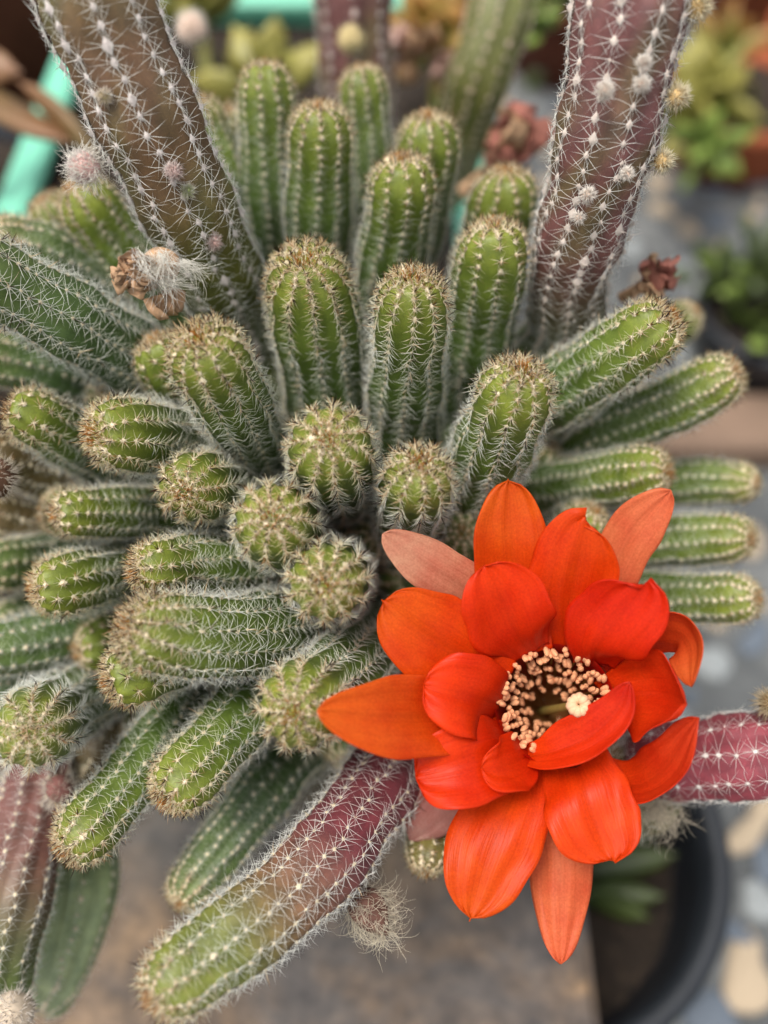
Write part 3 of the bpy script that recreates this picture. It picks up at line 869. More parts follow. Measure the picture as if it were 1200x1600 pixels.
M_BUDBROWN = mat_plain('brown_bud', srgb(96, 66, 56), .75, .3, 0, .3, 500)
b0, b1 = at(556, 1392, 158), at(605, 1462, 154)
td = teardrop('dried_bud', b0, b1, .0036, M_BUDBROWN, cactus)
td['label'] = 'brown hairy dried bud hanging below the maroon stem'
k = 420
t_ = rng.random(k) ** 1.3
hb = b0 + (b1 - b0) * t_[:, None]; hd = rand_dirs(k)
hd = unit(hd - unit(b1 - b0) * np.sum(hd * unit(b1 - b0), 1, keepdims=True))
hb = hb + hd * (.0034 * np.sin(math.pi * np.clip(t_, .08, .95) ** .75) ** .8)[:, None]
V, Q = hairs(hb, hd * .6 + unit(b1 - b0) * .8, rng.uniform(.0025, .0065, k), .00005, .8, 8, .06)
tag(mk('silky_hairs', V, [Q], M_HAIR_TAN, td), kind='stuff')
stalk, _ = catmull([[*at(520, 1350, 164)], [*at(540, 1372, 161)], [*b0]], 12)


def tube(name, P, rads, mat, par, nv=10, wob=0.0):
    C, L = catmull(np.hstack([np.asarray(P), np.asarray(rads)[:, None]]), 40)
    T, N, B = frames(C[:, :3])
    q = np.linspace(0, 2 * math.pi, nv, endpoint=False)
    rr = C[:, 3][:, None] * (1 + wob * np.sin(3 * q[None] + np.arange(40)[:, None] * .5))
    V = C[:, None, :3] + rr[..., None] * (np.cos(q)[None, :, None] * N[:, None] + np.sin(q)[None, :, None] * B[:, None])
    V = V.reshape(-1, 3)
    n0 = len(V)
    V = np.vstack([V, C[:1, :3], C[-1:, :3]])
    caps = [[(j + 1) % nv, j, n0] for j in range(nv)] + [[39 * nv + j, 39 * nv + (j + 1) % nv, n0 + 1] for j in range(nv)]
    return mk(name, V, [grid_faces(40, nv, True), np.array(caps)], mat, par)


tube('stalk', [at(500, 1335, 160), at(535, 1370, 160), b0 + unit(b1 - b0) * .001], [.0016, .0015, .0018], M_BUDBROWN, td)


def crumple(name, c, size, mat, par, dirn, n=15):
    """a crumpled dry petal: a small wavy cupped sheet with thickness"""
    dirn = unit(np.asarray(dirn, float)); a = unit(np.cross(dirn, rand_dirs(1)[0])); b = np.cross(dirn, a)
    p = rng.uniform(0, 6, 6)
    V = []
    for side in (0, 1):
        for i in range(n):
            for j in range(n):
                u, v = i / (n - 1), j / (n - 1) * 2 - 1
                w = (.35 + .65 * math.sin(math.pi * min(1, u * .9 + .1))) * .55
                z = .22 * math.sin(4 * u + 3 * v + p[0]) + .18 * math.sin(8 * v + p[1] + 3 * u) + .10 * math.sin(15 * v + 9 * u + p[3]) + .35 * v * v
                V.append(c + dirn * u * size + a * v * w * size * (1 + .1 * math.sin(9 * u + p[2])) + b * (z * size * .7 + side * .00009))
    f1 = grid_faces(n, n); f2 = grid_faces(n, n, off=n * n)[:, ::-1]
    ring = [i * n for i in range(n)] + [(n - 1) * n + j for j in range(1, n)] + [i * n + n - 1 for i in range(n - 2, -1, -1)] + [j for j in range(n - 2, 0, -1)]
    e = np.array([[ring[i], ring[(i + 1) % len(ring)], ring[(i + 1) % len(ring)] + n * n, ring[i] + n * n] for i in range(len(ring))])
    return mk(name, np.array(V), [f1, f2, e], mat, par)


# dried flower with silky white hair on the tall olive stem
dc = at(238, 420, 148)
df = teardrop('dried_flower', dc + np.array([.004, .003, .0]), dc + np.array([-.004, -.002, -.001]), .0030, M_DRY, cactus)
df['label'] = 'withered tan flower wrapped in silky white hair'
for k in range(14):
    crumple('petal', dc + np.array([-.0012, -.002, 0]) + rng.normal(0, .0010, 3), rng.uniform(.0026, .0046), M_DRY, df, [-1 + rng.normal(0, .4), -.2, -.15 + rng.normal(0, .5)])
for k in range(3):
    crumple('petal', dc + np.array([.0015, -.002, -.003]) + rng.normal(0, .001, 3), .0042, M_DRY, df, [.2, -.3, -.8])
k = 420
lock = rng.integers(0, 9, k)                                   # the hair lies in locks
ld = unit(rng.normal(size=(9, 3)) * .55 + np.array([.55, -.45, -.25])); lb = rng.normal(0, 1, (9, 3)) * np.array([.0016, .0008, .0016]) + np.array([.0004, -.0016, .0016])
hd = unit(ld[lock] + rng.normal(size=(k, 3)) * .22)
hb = dc + lb[lock] + rng.normal(0, .0006, (k, 3))
V, Q = hairs(hb, hd, rng.uniform(.0032, .0068, k), .00005, .45, 8, .07)
tag(mk('silky_hairs', V, [Q], M_HAIR, df), kind='stuff')
# dried red flower on the right of the tall maroon stem, and blurred one behind
for (px, py, d, s, nn, lab, par) in [(1036, 425, 178, .0062, 8, 'shrivelled red flower beside the maroon stem', cactus), (800, 228, 226, .0115, 8, 'large blurred red and tan withered flower', cactus)]:
    c = at(px, py, d)
    g = teardrop('dried_flower', c + np.array([-.3, .3, -.8]) * s, c + np.array([.1, 0, .3]) * s, s * .42, M_DRYRED, par)
    g['label'] = lab
    tube('stalk', [c + np.array([-.9, .6, -1.6]) * s, c + np.array([-.5, .4, -1.0]) * s, c + np.array([-.15, .1, -.3]) * s], [s * .2, s * .17, s * .22], M_DRY, g)
    for k in range(nn):
        crumple('petal', c + rng.normal(0, s * .12, 3) + np.array([0, 0, -.2]) * s, s * rng.uniform(.7, 1.05), M_DRYRED if k % 3 else M_DRY, g, [rng.normal(0, .6), rng.normal(-.2, .4), rng.uniform(.2, 1)])

# ------------------------------------------------------------------ the open flower
FC = (866, 1098)
R_RED = srgb(228, 60, 10); R_DEEP = srgb(214, 42, 8); R_ORG = srgb(224, 86, 16); R_SAL = srgb(214, 108, 64); R_PINK = srgb(222, 158, 132)

# floral tube (outside) is the flower's own mesh
tpath = [at(868, 1102, 153.5), at(862, 1108, 163), at(884, 1136, 174), at(950, 1206, 180), at(1035, 1262, 182)]
trads = [.0104, .0080, .0062, .0058, .0060]
C, L = catmull(np.hstack([np.array(tpath), np.array(trads)[:, None]]), 40)
T, N, B = frames(C[:, :3])
nv = 28
q = np.linspace(0, 2 * math.pi, nv, endpoint=False)
V = C[:, None, :3] + (C[:, 3][:, None] * (1 + .03 * np.sin(7 * q)[None]))[..., None] * (np.cos(q)[None, :, None] * N[:, None] + np.sin(q)[None, :, None] * B[:, None])
cc = np.array([srgb(150, 60, 36) * (1 - t) + srgb(86, 84, 48) * t for t in np.clip(np.linspace(-.3, 1.4, 40), 0, 1)])
flower = mk('flower', V.reshape(-1, 3), [grid_faces(40, nv, True)], M_SKIN, cactus, np.repeat(cc, nv, 0))
flower['label'] = 'open orange red flower with pale stamens'
# woolly hair on the tube
k = 900
ii = rng.integers(12, 40, k); aa = rng.uniform(0, 6.28, k)
od = np.cos(aa)[:, None] * N[ii] + np.sin(aa)[:, None] * B[ii]
V, Q = hairs(C[ii, :3] + od * C[ii, 3][:, None], od - T[ii] * .6, rng.uniform(.003, .007, k), .00005, 1.0, 8)
tag(mk('silky_hairs', V, [Q], M_HAIR, flower), kind='stuff')
k = 340
hb = at(1030, 1268, 172) + rng.normal(0, .0017, (k, 3)); hd = unit(rng.normal(size=(k, 3)) + TOCAM * .8 + np.array([0, 0, -.5]))
V, Q = hairs(hb, hd, rng.uniform(.003, .006, k), .000045, .6, 6, .05)
tag(mk('woolly_tuft', V, [Q], M_HAIR_TAN, flower), kind='stuff')

# throat: inner funnel
ax0, ax1 = at(866, 1099, 150.5), at(850, 1110, 178)
axv = unit(ax1 - ax0)
ea = unit(np.cross(axv, [0, 1, 0.2])); eb = np.cross(axv, ea)
prof = [(0.0, .0100), (.003, .0094), (.008, .0080), (.014, .0060), (.020, .0036), (.025, .0018), (.0265, .0003)]
nv = 40
q = np.linspace(0, 2 * math.pi, nv, endpoint=False)
V = np.concatenate([ax0 + axv * z + (np.cos(q)[:, None] * ea + np.sin(q)[:, None] * eb) * r for z, r in prof])
tc = [srgb(206, 22, 10), srgb(176, 24, 14), srgb(140, 26, 18), srgb(172, 84, 44), srgb(176, 108, 60), srgb(168, 116, 66), srgb(168, 116, 66)]
mk('throat', V, [grid_faces(len(prof), nv, True)], M_PETAL, flower, np.repeat(np.array(tc), nv, 0))


def petal(cl, width, c_base, c_tip, tm=.58, tipq=.55, tipp=2.0, base_w=.5, cup=.18, roll=0.0, mucro=0.0, wav=.032, skew=0.0, notch=0.0, label=None, tipcurl=0.0, twist=0.0):
    """cl: (px, py, depth) from base to tip; width px; cup: edges raised towards the viewer"""
    nu, nv = 44, 23
    bx, by = cl[0][0] - FC[0], cl[0][1] - FC[1]
    rb = math.hypot(bx, by)
    if rb < 88: cl = [(FC[0] + bx / rb * 88, FC[1] + by / rb * 88, cl[0][2] - 2.0)] + list(cl[1:])
    Cw, L = catmull([at(*p) for p in cl], nu)
    T = unit(np.gradient(Cw, axis=0))
    dm = np.mean([p[2] for p in cl])
    W = width * dm / FPX * .0005
    to = unit(CAM - Cw)
    p = rng.uniform(0, 6, 5)
    V = np.zeros((nu, nv, 3)); Nn = np.zeros((nu, nv, 3)); UVs = np.zeros((nu, nv, 2)); colr = np.zeros((nu, nv, 3))
    for i in range(nu):
        t = i / (nu - 1)
        side = unit(np.cross(to[i], T[i])); nor = np.cross(T[i], side)
        rl = math.radians(roll + twist * t)
        s2 = side * math.cos(rl) + nor * math.sin(rl); n2 = nor * math.cos(rl) - side * math.sin(rl)
        st = min(1, t / tm); st = st * st * (3 - 2 * st)
        w = base_w + (1 - base_w) * st
        if t > tm:
            x = (t - tm) / (1 - tm)
            w *= max(0.0, 1 - x ** tipp) ** tipq
        w = max(w, .012)
        for j in range(nv):
            v = j / (nv - 1) * 2 - 1
            wv = w * (1 + wav * math.sin(9 * t + p[0] + 2.5 * v) + wav * .6 * math.sin(21 * t + p[1] * (1 + (v > 0))))
            lift = cup * W * (abs(v) ** 2.1) * w * 1.2 - .05 * W * math.exp(-(v / .12) ** 2) * (1 - t) \
                + .09 * W * math.sin(5 * t + 2.6 * v + p[2]) * w + .008 * W * math.sin(17 * v + 2 * t + p[4]) * (1 - t * .5) + .05 * W * (abs(v) ** 4) * math.sin(13 * t + p[1] + v * 4) + .025 * W * math.sin(11 * v + p[3] + 3 * t) * t + tipcurl * W * t ** 3
            along = skew * v * W * t - notch * W * math.exp(-((v - .45) / .18) ** 2) * t ** 8 + mucro * W * math.exp(-(v / .16) ** 2) * t ** 10
            V[i, j] = Cw[i] + s2 * (v * W * wv) + n2 * lift + T[i] * along
            UVs[i, j] = (v * .5 + .5, t)
            f = min(1, max(0, (t - .12) / .8)) ** 1.15
            colr[i, j] = c_base * (1 - f) + c_tip * f
            colr[i, j] *= 1 - .12 * math.exp(-(v / .1) ** 2) * (1 - t)
    du = np.gradient(V, axis=0); dv = np.gradient(V, axis=1)
    Nn = unit(np.cross(dv, du))
    th = .00009
    A = (V + Nn * th).reshape(-1, 3); Bk = (V - Nn * th).reshape(-1, 3)
    n = nu * nv
    ring = [i * nv for i in range(nu)] + [(nu - 1) * nv + j for j in range(1, nv)] + [i * nv + nv - 1 for i in range(nu - 2, -1, -1)] + [j for j in range(nv - 2, 0, -1)]
    e = np.array([[ring[i], ring[(i + 1) % len(ring)], ring[(i + 1) % len(ring)] + n, ring[i] + n] for i in range(len(ring))])
    o = mk('petal', np.vstack([A, Bk]), [grid_faces(nu, nv), grid_faces(nu, nv, off=n)[:, ::-1], e], M_PETAL, flower, np.vstack([colr.reshape(-1, 3)] * 2))
    uvl = o.data.uv_layers.new(name='UVMap')
    li = np.zeros(len(o.data.loops), np.int32); o.data.loops.foreach_get('vertex_index', li)
    uvl.data.foreach_set('uv', np.vstack([UVs.reshape(-1, 2)] * 2)[li].astype(np.float32).ravel())
    if label: o['label'] = label
    return o


# outermost, pale
petal([(800, 1010, 159), (740, 930, 154), (680, 890, 150), (598, 834, 146)], 84, srgb(218, 120, 84), srgb(226, 160, 128), tm=.5, tipq=.55, tipp=2.2, base_w=.8, cup=-.12, label='pale pink outer petal with a whitish tip')
petal([(900, 1000, 158), (955, 900, 157), (990, 830, 155), (1048, 766, 152)], 88, R_SAL, srgb(224, 112, 72), tm=.6, tipq=.6, base_w=.65, cup=-.1, wav=.05, notch=.2, label='rough salmon outer petal')
petal([(865, 1190, 157), (873, 1300, 156), (876, 1400, 154), (876, 1506, 151)], 106, R_SAL, srgb(226, 108, 66), tm=.42, tipq=.62, tipp=1.9, base_w=.8, cup=-.18, label='salmon outer petal pointing downwards')
petal([(740, 1200, 164), (690, 1250, 164), (640, 1312, 164)], 92, srgb(170, 96, 84), srgb(170, 116, 104), tm=.4, tipq=.6, base_w=.7, cup=-.2, label='dull pink sepal behind the petals')
# middle whorl
petal([(835, 1040, 156), (806, 930, 153), (798, 845, 150), (794, 751, 149)], 118, R_RED, srgb(220, 90, 18), tm=.60, tipq=.55, base_w=.7, cup=.05, mucro=.05)
petal([(800, 1110, 156), (700, 1118, 147), (600, 1120, 138), (496, 1110, 133)], 128, R_RED, srgb(224, 96, 26), tm=.50, tipq=.62, tipp=1.9, base_w=.75, cup=.12)
petal([(825, 1180, 156), (790, 1270, 150), (760, 1350, 147), (735, 1434, 145)], 146, R_RED, srgb(224, 86, 18), tm=.52, tipq=.58, tipp=2.1, base_w=.7, cup=.04, mucro=.08)
petal([(800, 1075, 155), (725, 1025, 149), (660, 985, 147), (600, 940, 146)], 140, R_RED, R_ORG, tm=.55, tipq=.5, tipp=2.3, base_w=.6, cup=.05, mucro=.09)
petal([(890, 1170, 156), (914, 1235, 148.5), (932, 1290, 146), (958, 1345, 144.5)], 142, R_RED, srgb(226, 72, 14), tm=.5, tipq=.42, tipp=2.6, base_w=.75, cup=.06, skew=.05)
petal([(880, 1040, 156), (888, 960, 150), (898, 890, 147), (915, 808, 144)], 142, R_RED, srgb(222, 70, 12), tm=.52, tipq=.5, tipp=2.2, base_w=.6, cup=.03, notch=.12, skew=.2)
# right side, curled up edges
petal([(930, 1040, 157), (985, 1000, 153), (1050, 985, 149), (1078, 1010, 144), (1080, 1072, 139)], 86, R_DEEP, srgb(216, 94, 42), tm=.5, tipq=.6, base_w=.7, cup=.2, roll=46, label='orange petal curled over at its edge')
petal([(930, 1100, 157), (985, 1090, 152), (1035, 1090, 146), (1072, 1100, 139)], 136, R_RED, srgb(216, 56, 20), tm=.55, tipq=.45, tipp=2.5, base_w=.6, cup=.42)
petal([(905, 1190, 157), (975, 1225, 152), (1035, 1205, 146), (1092, 1122, 140)], 92, R_RED, srgb(210, 62, 30), tm=.5, tipq=.7, base_w=.7, cup=.25, roll=-42)
# inner whorl
petal([(840, 1045, 155), (806, 985, 147), (782, 935, 144), (756, 884, 143)], 142, R_DEEP, R_RED, tm=.52, tipq=.5, tipp=2.3, base_w=.5, cup=.06)
petal([(905, 1060, 155), (935, 1010, 147), (965, 965, 143), (1008, 912, 140)], 138, R_DEEP, srgb(220, 46, 12), tm=.56, tipq=.42, tipp=2.6, base_w=.5, cup=.05, skew=-.2)
petal([(805, 1100, 155), (755, 1092, 146), (712, 1082, 143), (662, 1070, 143)], 130, R_DEEP, R_RED, tm=.5, tipq=.45, tipp=2.4, base_w=.6, cup=.05)
petal([(820, 1150, 155), (765, 1180, 146), (715, 1200, 143), (650, 1215, 144)], 128, R_DEEP, R_RED, tm=.5, tipq=.42, tipp=2.6, base_w=.65, cup=.12)
petal([(835, 1165, 154), (805, 1190, 147), (780, 1200, 144), (752, 1200, 143)], 92, R_DEEP, R_RED, tm=.5, tipq=.5, base_w=.6, cup=.2)
# the petal that rises in front of the throat
petal([(815, 1182, 152), (860, 1176, 147.5), (920, 1150, 144.5), (965, 1110, 142.5), (985, 1066, 141)], 78, R_RED, srgb(212, 46, 22), tm=.45, tipq=.6, base_w=.45, cup=.28, roll=-22,
      label='petal standing up across the front of the throat')

# stamens: thin filaments on the throat wall, two-lobed anthers
def anther_mesh():
    V = []; F = []
    for s in (-1, 1):
        o = len(V)
        for i in range(7):
            f = math.pi * i / 6
            for j in range(8):
                a = 2 * math.pi * j / 8
                V.append([s * .36 + math.cos(a) * .52 * math.sin(f) ** .7, math.sin(a) * .52 * math.sin(f) ** .7, -math.cos(f) * .84 + .10 * s * math.sin(a)])
        F.append(grid_faces(7, 8, True, o))
    return np.array(V), F


av, af = anther_mesh()
anth = []
for k in range(4):
    vv = av * (1 + rng.normal(0, .07, av.shape)) * .00098
    anth.append(vv)
nst = 0
for ringi, (rad, zz, cnt) in enumerate([(.0087, -.0002, 30), (.0078, .0026, 28), (.0065, .0056, 26), (.0050, .0092, 18), (.0036, .0130, 9)]):
    for k in range(cnt):
        an = 2 * math.pi * (k + rng.uniform(-.3, .3)) / cnt + ringi * .4
        r = rad * rng.uniform(.93, 1.05)
        o_ = math.cos(an) * ea + math.sin(an) * eb
        low = max(0.0, float(np.dot(o_, -UP) * .9 + np.dot(o_, RIGHT) * .35) - .45)      # kept behind the raised front petal
        tip = ax0 + axv * (zz + low * .010 + rng.uniform(-.0009, .0009)) + o_ * r * (1 - low * .25)
        r0 = np.interp(zz + .009, [p[0] for p in prof], [p[1] for p in prof]) * .96
        root = ax0 + axv * (zz + .009) + o_ * r0
        mid = (root + tip) / 2 + o_ * .0006
        Cc, _ = catmull([root, mid, tip], 7)
        Tt, Nn_, Bb = frames(Cc)
        qq = np.linspace(0, 2 * math.pi, 5, endpoint=False)
        V = Cc[:, None] + .00022 * (np.cos(qq)[None, :, None] * Nn_[:, None] + np.sin(qq)[None, :, None] * Bb[:, None])
        # anther, turned at random, upper end towards the light
        up_ = unit(-axv + o_ * rng.normal(-.1, .45) + rng.normal(0, .35, 3)); x_ = unit(np.cross(up_, rand_dirs(1)[0])); y_ = np.cross(up_, x_)
        a = anth[nst % 4]
        AV = tip + a[:, :1] * x_ + a[:, 1:2] * y_ + a[:, 2:] * up_ * 1.15
        st_ = mk('stamen', AV, af, M_ANTHER, flower)
        st_.data.materials.append(M_FILAMENT)
        # filament joined into the same stamen
        me = st_.data
        nA = len(AV); nFa = len(me.polygons)
        VV = np.vstack([AV, V.reshape(-1, 3)])
        FF = np.vstack([np.vstack(af), grid_faces(7, 5, True, nA)])
        me2 = bpy.data.meshes.new('stamen')
        me2.from_pydata(VV.tolist(), [], FF.tolist())
        me2.materials.append(M_ANTHER); me2.materials.append(M_FILAMENT)
        mi = np.zeros(len(FF), np.int32); mi[nFa:] = 1
        me2.polygons.foreach_set('material_index', mi); me2.polygons.foreach_set('use_smooth', np.ones(len(FF), bool))
        st_.data = me2
        bpy.data.meshes.remove(me)
        nst += 1
# pistil: style and lobed stigma
stg = at(904, 1101, 146.5)
tube('pistil', [at(846, 1112, 175), at(856, 1110, 166), at(882, 1105, 155), stg], [.0009, .0008, .0007, .0008], M_STYLE, flower)
sdir = unit(CAM - stg)
sa = unit(np.cross(sdir, UP)); sb_ = np.cross(sdir, sa)
V = []; F = []
for k in range(10):
    an = 2 * math.pi * k / 10 + .2
    o_ = math.cos(an) * sa + math.sin(an) * sb_
    c0 = stg + o_ * .00108 + sdir * (.0006 + rng.normal(0, .00012))
    x_ = o_; y_ = np.cross(sdir, o_)
    off = len(V)
    sz = rng.uniform(.9, 1.12)
    for i in range(8):
        f = math.pi * i / 7
        for j in range(10):
            a = 2 * math.pi * j / 10
            V.append(c0 + sdir * (-math.cos(f) * .0012 * sz) + (x_ * math.cos(a) * .00096 + y_ * math.sin(a) * .00084) * math.sin(f) * sz)
    F.append(grid_faces(8, 10, True, off))
mk('stigma', np.array(V), F, M_STIGMA, flower)

# ------------------------------------------------------------------ background plants and pots
def leaf_mesh(kind):
    """thick pointed succulent leaf of unit length along +Z, belly to +Y"""
    nu, nv = 14, 12
    V = []
    for i in range(nu):
        t = i / (nu - 1)
        w = .5 * (math.sin(math.pi * min(1, .12 + .88 * t)) ** .75) * (1.0 if kind == 'wide' else .62) + .01
        if t > .75: w *= (1 - ((t - .75) / .25) ** 1.6) * .96 + .04
        for j in range(nv):
            a = 2 * math.pi * j / nv
            V.append([math.cos(a) * w * .5, math.sin(a) * w * .5 * .42 + .16 * (t - .3) ** 2 - .02, t])
    return np.array(V), grid_faces(nu, nv, True)


def mat_leaf(name, c0, c1):
    m, nt, b, o = new_mat(name)
    tc = nt.nodes.new('ShaderNodeTexCoord'); sx = nt.nodes.new('ShaderNodeSeparateXYZ')
    nt.links.new(tc.outputs['Generated'], sx.inputs[0])
    r = ramp(nt, sx.outputs['Z'], [(0.15, tuple(c0)), (0.9, tuple(c1))])
    n = noise(nt, 3, 4)
    r2 = ramp(nt, n.outputs['Fac'], [(0.3, (.8, .8, .8)), (0.7, (1.15, 1.15, 1.15))])
    c = mix_mul(nt, r.outputs[0], r2.outputs[0])
    nt.links.new(c, b.inputs['Base Color'])
    b.inputs['Roughness'].default_value = .45
    add_translucent(nt, b, o, c, .15)
    return m


ML_YEL = mat_leaf('yellow_green_leaf', srgb(118, 122, 56), srgb(160, 150, 76))
ML_ORG = mat_leaf('orange_tipped_leaf', srgb(120, 138, 64), srgb(182, 124, 66))
ML_GRN = mat_leaf('fresh_green_leaf', srgb(78, 100, 44), srgb(136, 156, 72))
ML_RED = mat_leaf('reddish_leaf', srgb(96, 74, 44), srgb(150, 84, 58))
ML_TAN = mat_leaf('tan_leaf', srgb(118, 96, 56), srgb(142, 102, 72))
ML_DARK = mat_leaf('dark_green_leaf', srgb(44, 58, 24), srgb(74, 88, 30))
_leaf = {}


def leaf(parent, p, d, size, mat, kind='wide', roll=None):
    key = (mat.name, kind)
    q = Vector(unit(d)).to_track_quat('Z', 'Y').to_matrix().to_4x4()
    mw = Matrix.Translation(Vector(p)) @ q @ Matrix.Rotation(rng.uniform(0, 6.28) if roll is None else roll, 4, 'Z') @ Matrix.Scale(size, 4)
    if key not in _leaf:
        V, F = leaf_mesh(kind)
        o = mk('leaf', V, [F], mat, parent); o.matrix_basis = mw; _leaf[key] = o
        return o
    return link_copy(_leaf[key], 'leaf', parent, mw)


def rosette(label, c, size, mat, stem_to, n=12, kind='wide', axis=(0, -.3, 1), group=None, stalk=True, cat='succulent', smat=None):
    c = np.asarray(c)
    r = empty('succulent', stem_to)
    tag(r, label, cat, group)
    ax = unit(np.array(axis, float)); a = unit(np.cross(ax, [.4, 1, .2])); b = np.cross(ax, a)
    if stalk:
        tube('stalk', [np.asarray(stem_to), (np.asarray(stem_to) + c) / 2 + rng.normal(0, .002, 3), c], [.0030, .0026, .0024], smat or mat, r)
    for k in range(n):
        an = k * 2.39996; t = k / n
        tilt = math.radians(20 + 62 * t)
        d = ax * math.cos(tilt) + (a * math.cos(an) + b * math.sin(an)) * math.sin(tilt)
        leaf(r, c - ax * size * .3 * t, d, size * (.65 + .4 * t), mat, kind)
    return r


def soil_at(px, py, z=.0535):
    p = at_z(px, py, z); p[1] = min(p[1], PY1 - .02); p[0] = min(max(p[0], PX0 + .012), PX1 - .012)
    return p


# succulents standing in the far end of the planter
rosette('yellow green pointed succulent rosette in the far end of the mint planter', at(420, 125, 350), .034, ML_YEL, soil_at(425, 190), 9, axis=(0, -.1, 1))
rosette('tall green succulent on a pale stalk near the mint rim', at(305, 5, 370), .028, ML_YEL, soil_at(330, 160), 9, axis=(.1, 0, 1))
rosette('orange tipped succulent rosette between the two blurred cactus stems', at(672, 50, 350), .030, ML_ORG, soil_at(690, 190), 13, axis=(0, -.4, 1))
rosette('small bright green succulent behind the olive cactus stem', at(830, 40, 370), .020, ML_GRN, soil_at(800, 140), 9)
# pale withered tufts among them
for (px, py, d, s) in [(640, 85, 285, .0060), (700, 110, 290, .0050)]:
    c = at(px, py, d)
    g = teardrop('dried_flower', c + np.array([0, 0, -.010]), c, s * .6, M_DRY, back_cactus)
    for k in range(6):
        crumple('petal', c + rng.normal(0, .001, 3), s * 1.6, M_DRY if k % 2 else mat_plain('pale_dry_petal', srgb(206, 170, 156), .8, .2, .3, .2, 300), g, [rng.normal(0, .6), rng.normal(-.2, .4), rng.uniform(.1, 1)])


def pot(name, label, c, r_top, r_bot, h, mat, soil_drop=.012, cat='pot', lip=.006):
    """round pot with a lip, hollow, filled with soil; c is the centre of its foot"""
    c = np.asarray(c, float)
    root = empty(name, c); tag(root, label, cat)
    nv = 56
    pr = [(r_bot, 0), (r_top - .004, h - .016), (r_top - .004, h - .0155), (r_top + lip * .3, h - .015), (r_top + lip * .4, h - .002), (r_top + lip * .1, h), (r_top - .003, h - .001), (r_top - .005, h - .016),
          (r_bot - .004, .004), (.0005, .004)]
    q = np.linspace(0, 2 * math.pi, nv, endpoint=False)
    V = np.concatenate([np.stack([c[0] + np.cos(q) * r, c[1] + np.sin(q) * r, np.full(nv, c[2] + z)], 1) for r, z in pr])
    mk('shell', V, [grid_faces(len(pr), nv, True), np.arange(nv)[::-1][None]], mat, root)
    rs = np.linspace(.001, r_top - .0065, 12)
    V = np.concatenate([np.stack([c[0] + np.cos(q) * r, c[1] + np.sin(q) * r, c[2] + h - soil_drop + rng.normal(0, .0012, nv)], 1) for r in rs])
    tag(mk('soil', V, [grid_faces(12, nv, True)], M_SOIL, root), kind='stuff')
    return root


M_BLACKPOT = mat_plain('black_plastic', srgb(34, 37, 42), .42, .5, 0, .12, 80)
M_TERRA = mat_plain('terracotta', srgb(158, 84, 52), .8, .3, 0, .2, 60)
M_TERRAD = mat_plain('brown_terracotta', srgb(96, 52, 36), .8, .3, 0, .2, 60)
# black nursery pot on the floor under the edge of the table
rz = -.040
pc = at_z(826, 1305, rz)
pot('flower_pot', 'black plastic nursery pot with dark soil below the table edge', (pc[0], pc[1], FLOOR_Z), .0625, .046, rz - FLOOR_Z, M_BLACKPOT, .030, lip=.010)
pp = empty('seedling', at_z(900, 1360, rz - .028)); tag(pp, 'small plant with narrow green leaves in the black pot', 'plant')
for (px, py, dx, dy, sz) in [(900, 1400, .9, -.05, .030), (930, 1330, .9, .35, .030), (905, 1390, .55, -.3, .026), (915, 1360, .9, .1, .032), (900, 1345, .2, .8, .03)]:
    leaf(pp, at_z(px, py, rz - .024), (dx, dy, .25), sz, ML_DARK, 'narrow', 0.3)
# terracotta pot with a reddish succulent on the floor at right
c = at_z(1140, 300, FLOOR_Z)
pot('flower_pot', 'terracotta pot holding a pink tinged succulent', (c[0] + .006, c[1] + .045, FLOOR_Z), .060, .042, .055, M_TERRA, .010)
pz_ = np.array([c[0], c[1] + .035, FLOOR_Z + .046])
rosette('yellow green and pink succulent drooping over the terracotta pot', at(1105, 150, 560), .050, ML_YEL, pz_, 12, 'wide', axis=(-.3, -.4, .9))
rosette('light green succulent tip hanging below the terracotta rim', at(1105, 232, 545), .036, ML_GRN, pz_ + np.array([-.012, 0, 0]), 9, 'wide', axis=(.2, -.8, .3))
rosette('yellow leaved succulent shoot leaning beside the maroon stem', at(1130, 70, 580), .046, ML_ORG, pz_ + np.array([.012, 0.01, 0]), 8, 'narrow', axis=(.2, 0, 1))
c2 = at_z(1210, 60, FLOOR_Z)
pot('flower_pot', 'second terracotta pot standing farther back on the floor', (c2[0], c2[1] + .05, FLOOR_Z), .075, .055, .10, M_TERRA, .012)
# green bushy plant in a dark pot
c = at_z(1165, 672, FLOOR_Z)
pot('flower_pot', 'black plastic pot under a dark green bushy plant', (c[0] + .015, c[1] + .05, FLOOR_Z), .045, .036, .05, M_BLACKPOT, .006)
bp = empty('bushy_plant', (c[0] + .015, c[1] + .05, FLOOR_Z + .044)); tag(bp, 'dark green bushy plant spilling out of a black pot', 'plant')
for k in range(110):
    d = unit(rng.normal(size=3) * np.array([1, 1, .6]) + np.array([0, 0, .7]))
    b_ = np.array([c[0] + .01, c[1] + .055, FLOOR_Z + .045]) + d * np.array([.045, .05, .03]) * rng.uniform(.3, 1)
    leaf(bp, b_, d + rng.normal(0, .4, 3), rng.uniform(.012, .024), ML_DARK if k % 7 else ML_GRN, 'wide')
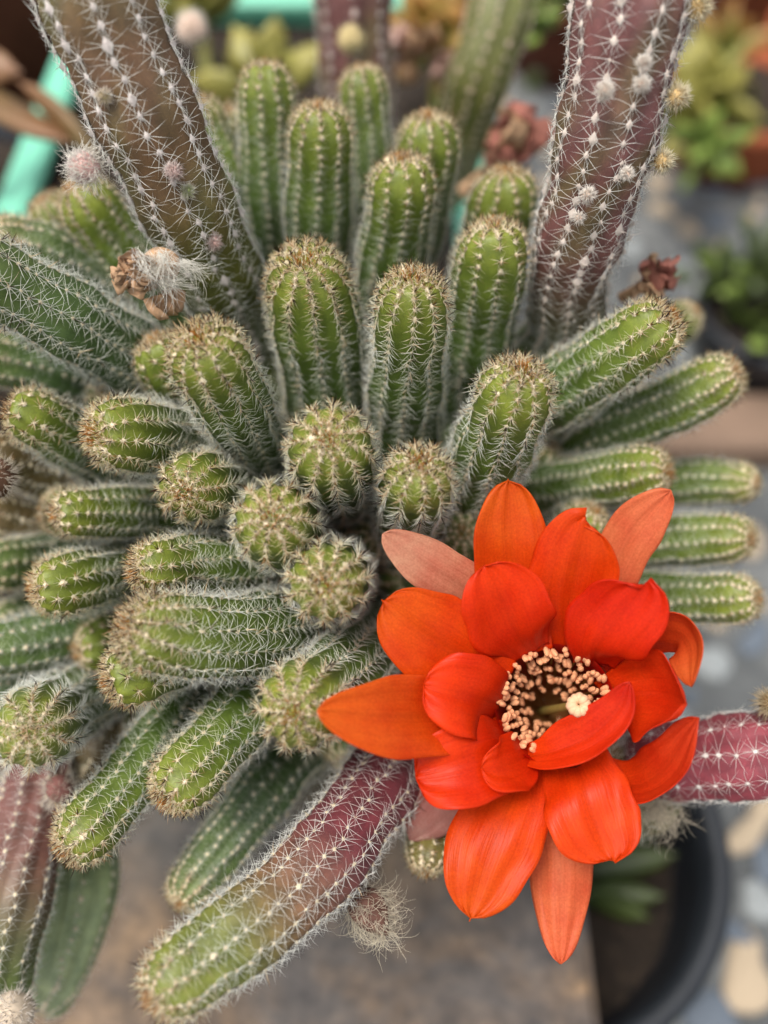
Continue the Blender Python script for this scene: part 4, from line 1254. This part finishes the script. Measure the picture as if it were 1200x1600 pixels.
# dark leafy plant and pot behind the mint planter, between the tall stems
c = at_z(890, 150, FLOOR_Z)
pot('flower_pot', 'terracotta pot behind the planter under a dark leafy plant', (c[0], c[1] + .05, FLOOR_Z), .060, .045, .07, M_TERRAD, .010)
bp = empty('leafy_plant', (c[0], c[1] + .05, FLOOR_Z + .062)); tag(bp, 'dark leafy plant in a terracotta pot between the two tall stems', 'plant')
for k in range(120):
    d = unit(rng.normal(size=3) * np.array([1, 1, .7]) + np.array([0, -.2, .7]))
    b_ = np.array([c[0], c[1] + .045, FLOOR_Z + .062]) + d * np.array([.055, .05, .07]) * rng.uniform(.25, 1)
    leaf(bp, b_, d + rng.normal(0, .4, 3), rng.uniform(.018, .034), ML_DARK if k % 9 else ML_GRN, 'wide')
c = at_z(1215, 190, FLOOR_Z)
pot('flower_pot', 'small terracotta pot beside the pink tinged succulent', (c[0] + .03, c[1] + .03, FLOOR_Z), .045, .034, .06, M_TERRA, .010)
rosette('reddish brown succulent in the small terracotta pot', np.array([c[0] + .02, c[1] + .02, FLOOR_Z + .085]), .040, ML_RED, np.array([c[0] + .03, c[1] + .03, FLOOR_Z + .052]), 13, 'wide')
# brown wooden board on the floor
M_WOOD = mat_plain('brown_wood', srgb(126, 104, 88), .8, .3, 0, .18, 30)
p = at_z(1130, 690, FLOOR_Z)
w_ = box('wooden_board', M_WOOD, None, p[0] - .06, p[0] + .12, p[1] - .022, p[1] + .020, FLOOR_Z + .0035, FLOOR_Z + .022, bev=.003)
tag(w_, 'flat brown wooden board lying on the grey floor', 'board')
# left: brown pot far back, black pot added to stand in for shadow beside the planter, tan succulent
c = at_z(-10, 100, 0.0)
pot('flower_pot', 'brown terracotta pot standing to the left of the mint planter', (-0.208, 0.475, 0.0005), .050, .038, .09, M_TERRAD, .012)
pot('flower_pot', 'added black pot standing in for the dark shadow beside the mint planter', (-0.194, 0.350, 0.0005), .048, .040, .030, M_BLACKPOT, .014)
ts = empty('succulent', (-0.18, 0.35, .018)); tag(ts, 'tan leaved succulent leaning over the mint planter rim', 'succulent')
for (px, py, d0, px2, py2, d1, kind) in [(-40, 130, 300, 112, 240, 280, 'narrow'), (150, 250, 285, 32, 118, 290, 'narrow'), (-60, 100, 300, 30, 110, 292, 'wide')]:
    a_, b_ = at(px, py, d0), at(px2, py2, d1)
    leaf(ts, a_, b_ - a_, float(np.linalg.norm(b_ - a_)), ML_TAN, kind)
tube('stalk', [np.array([-0.18, 0.35, .017]), at(-60, 240, 310), at(-50, 120, 300)], [.003, .0028, .0026], ML_TAN, ts)
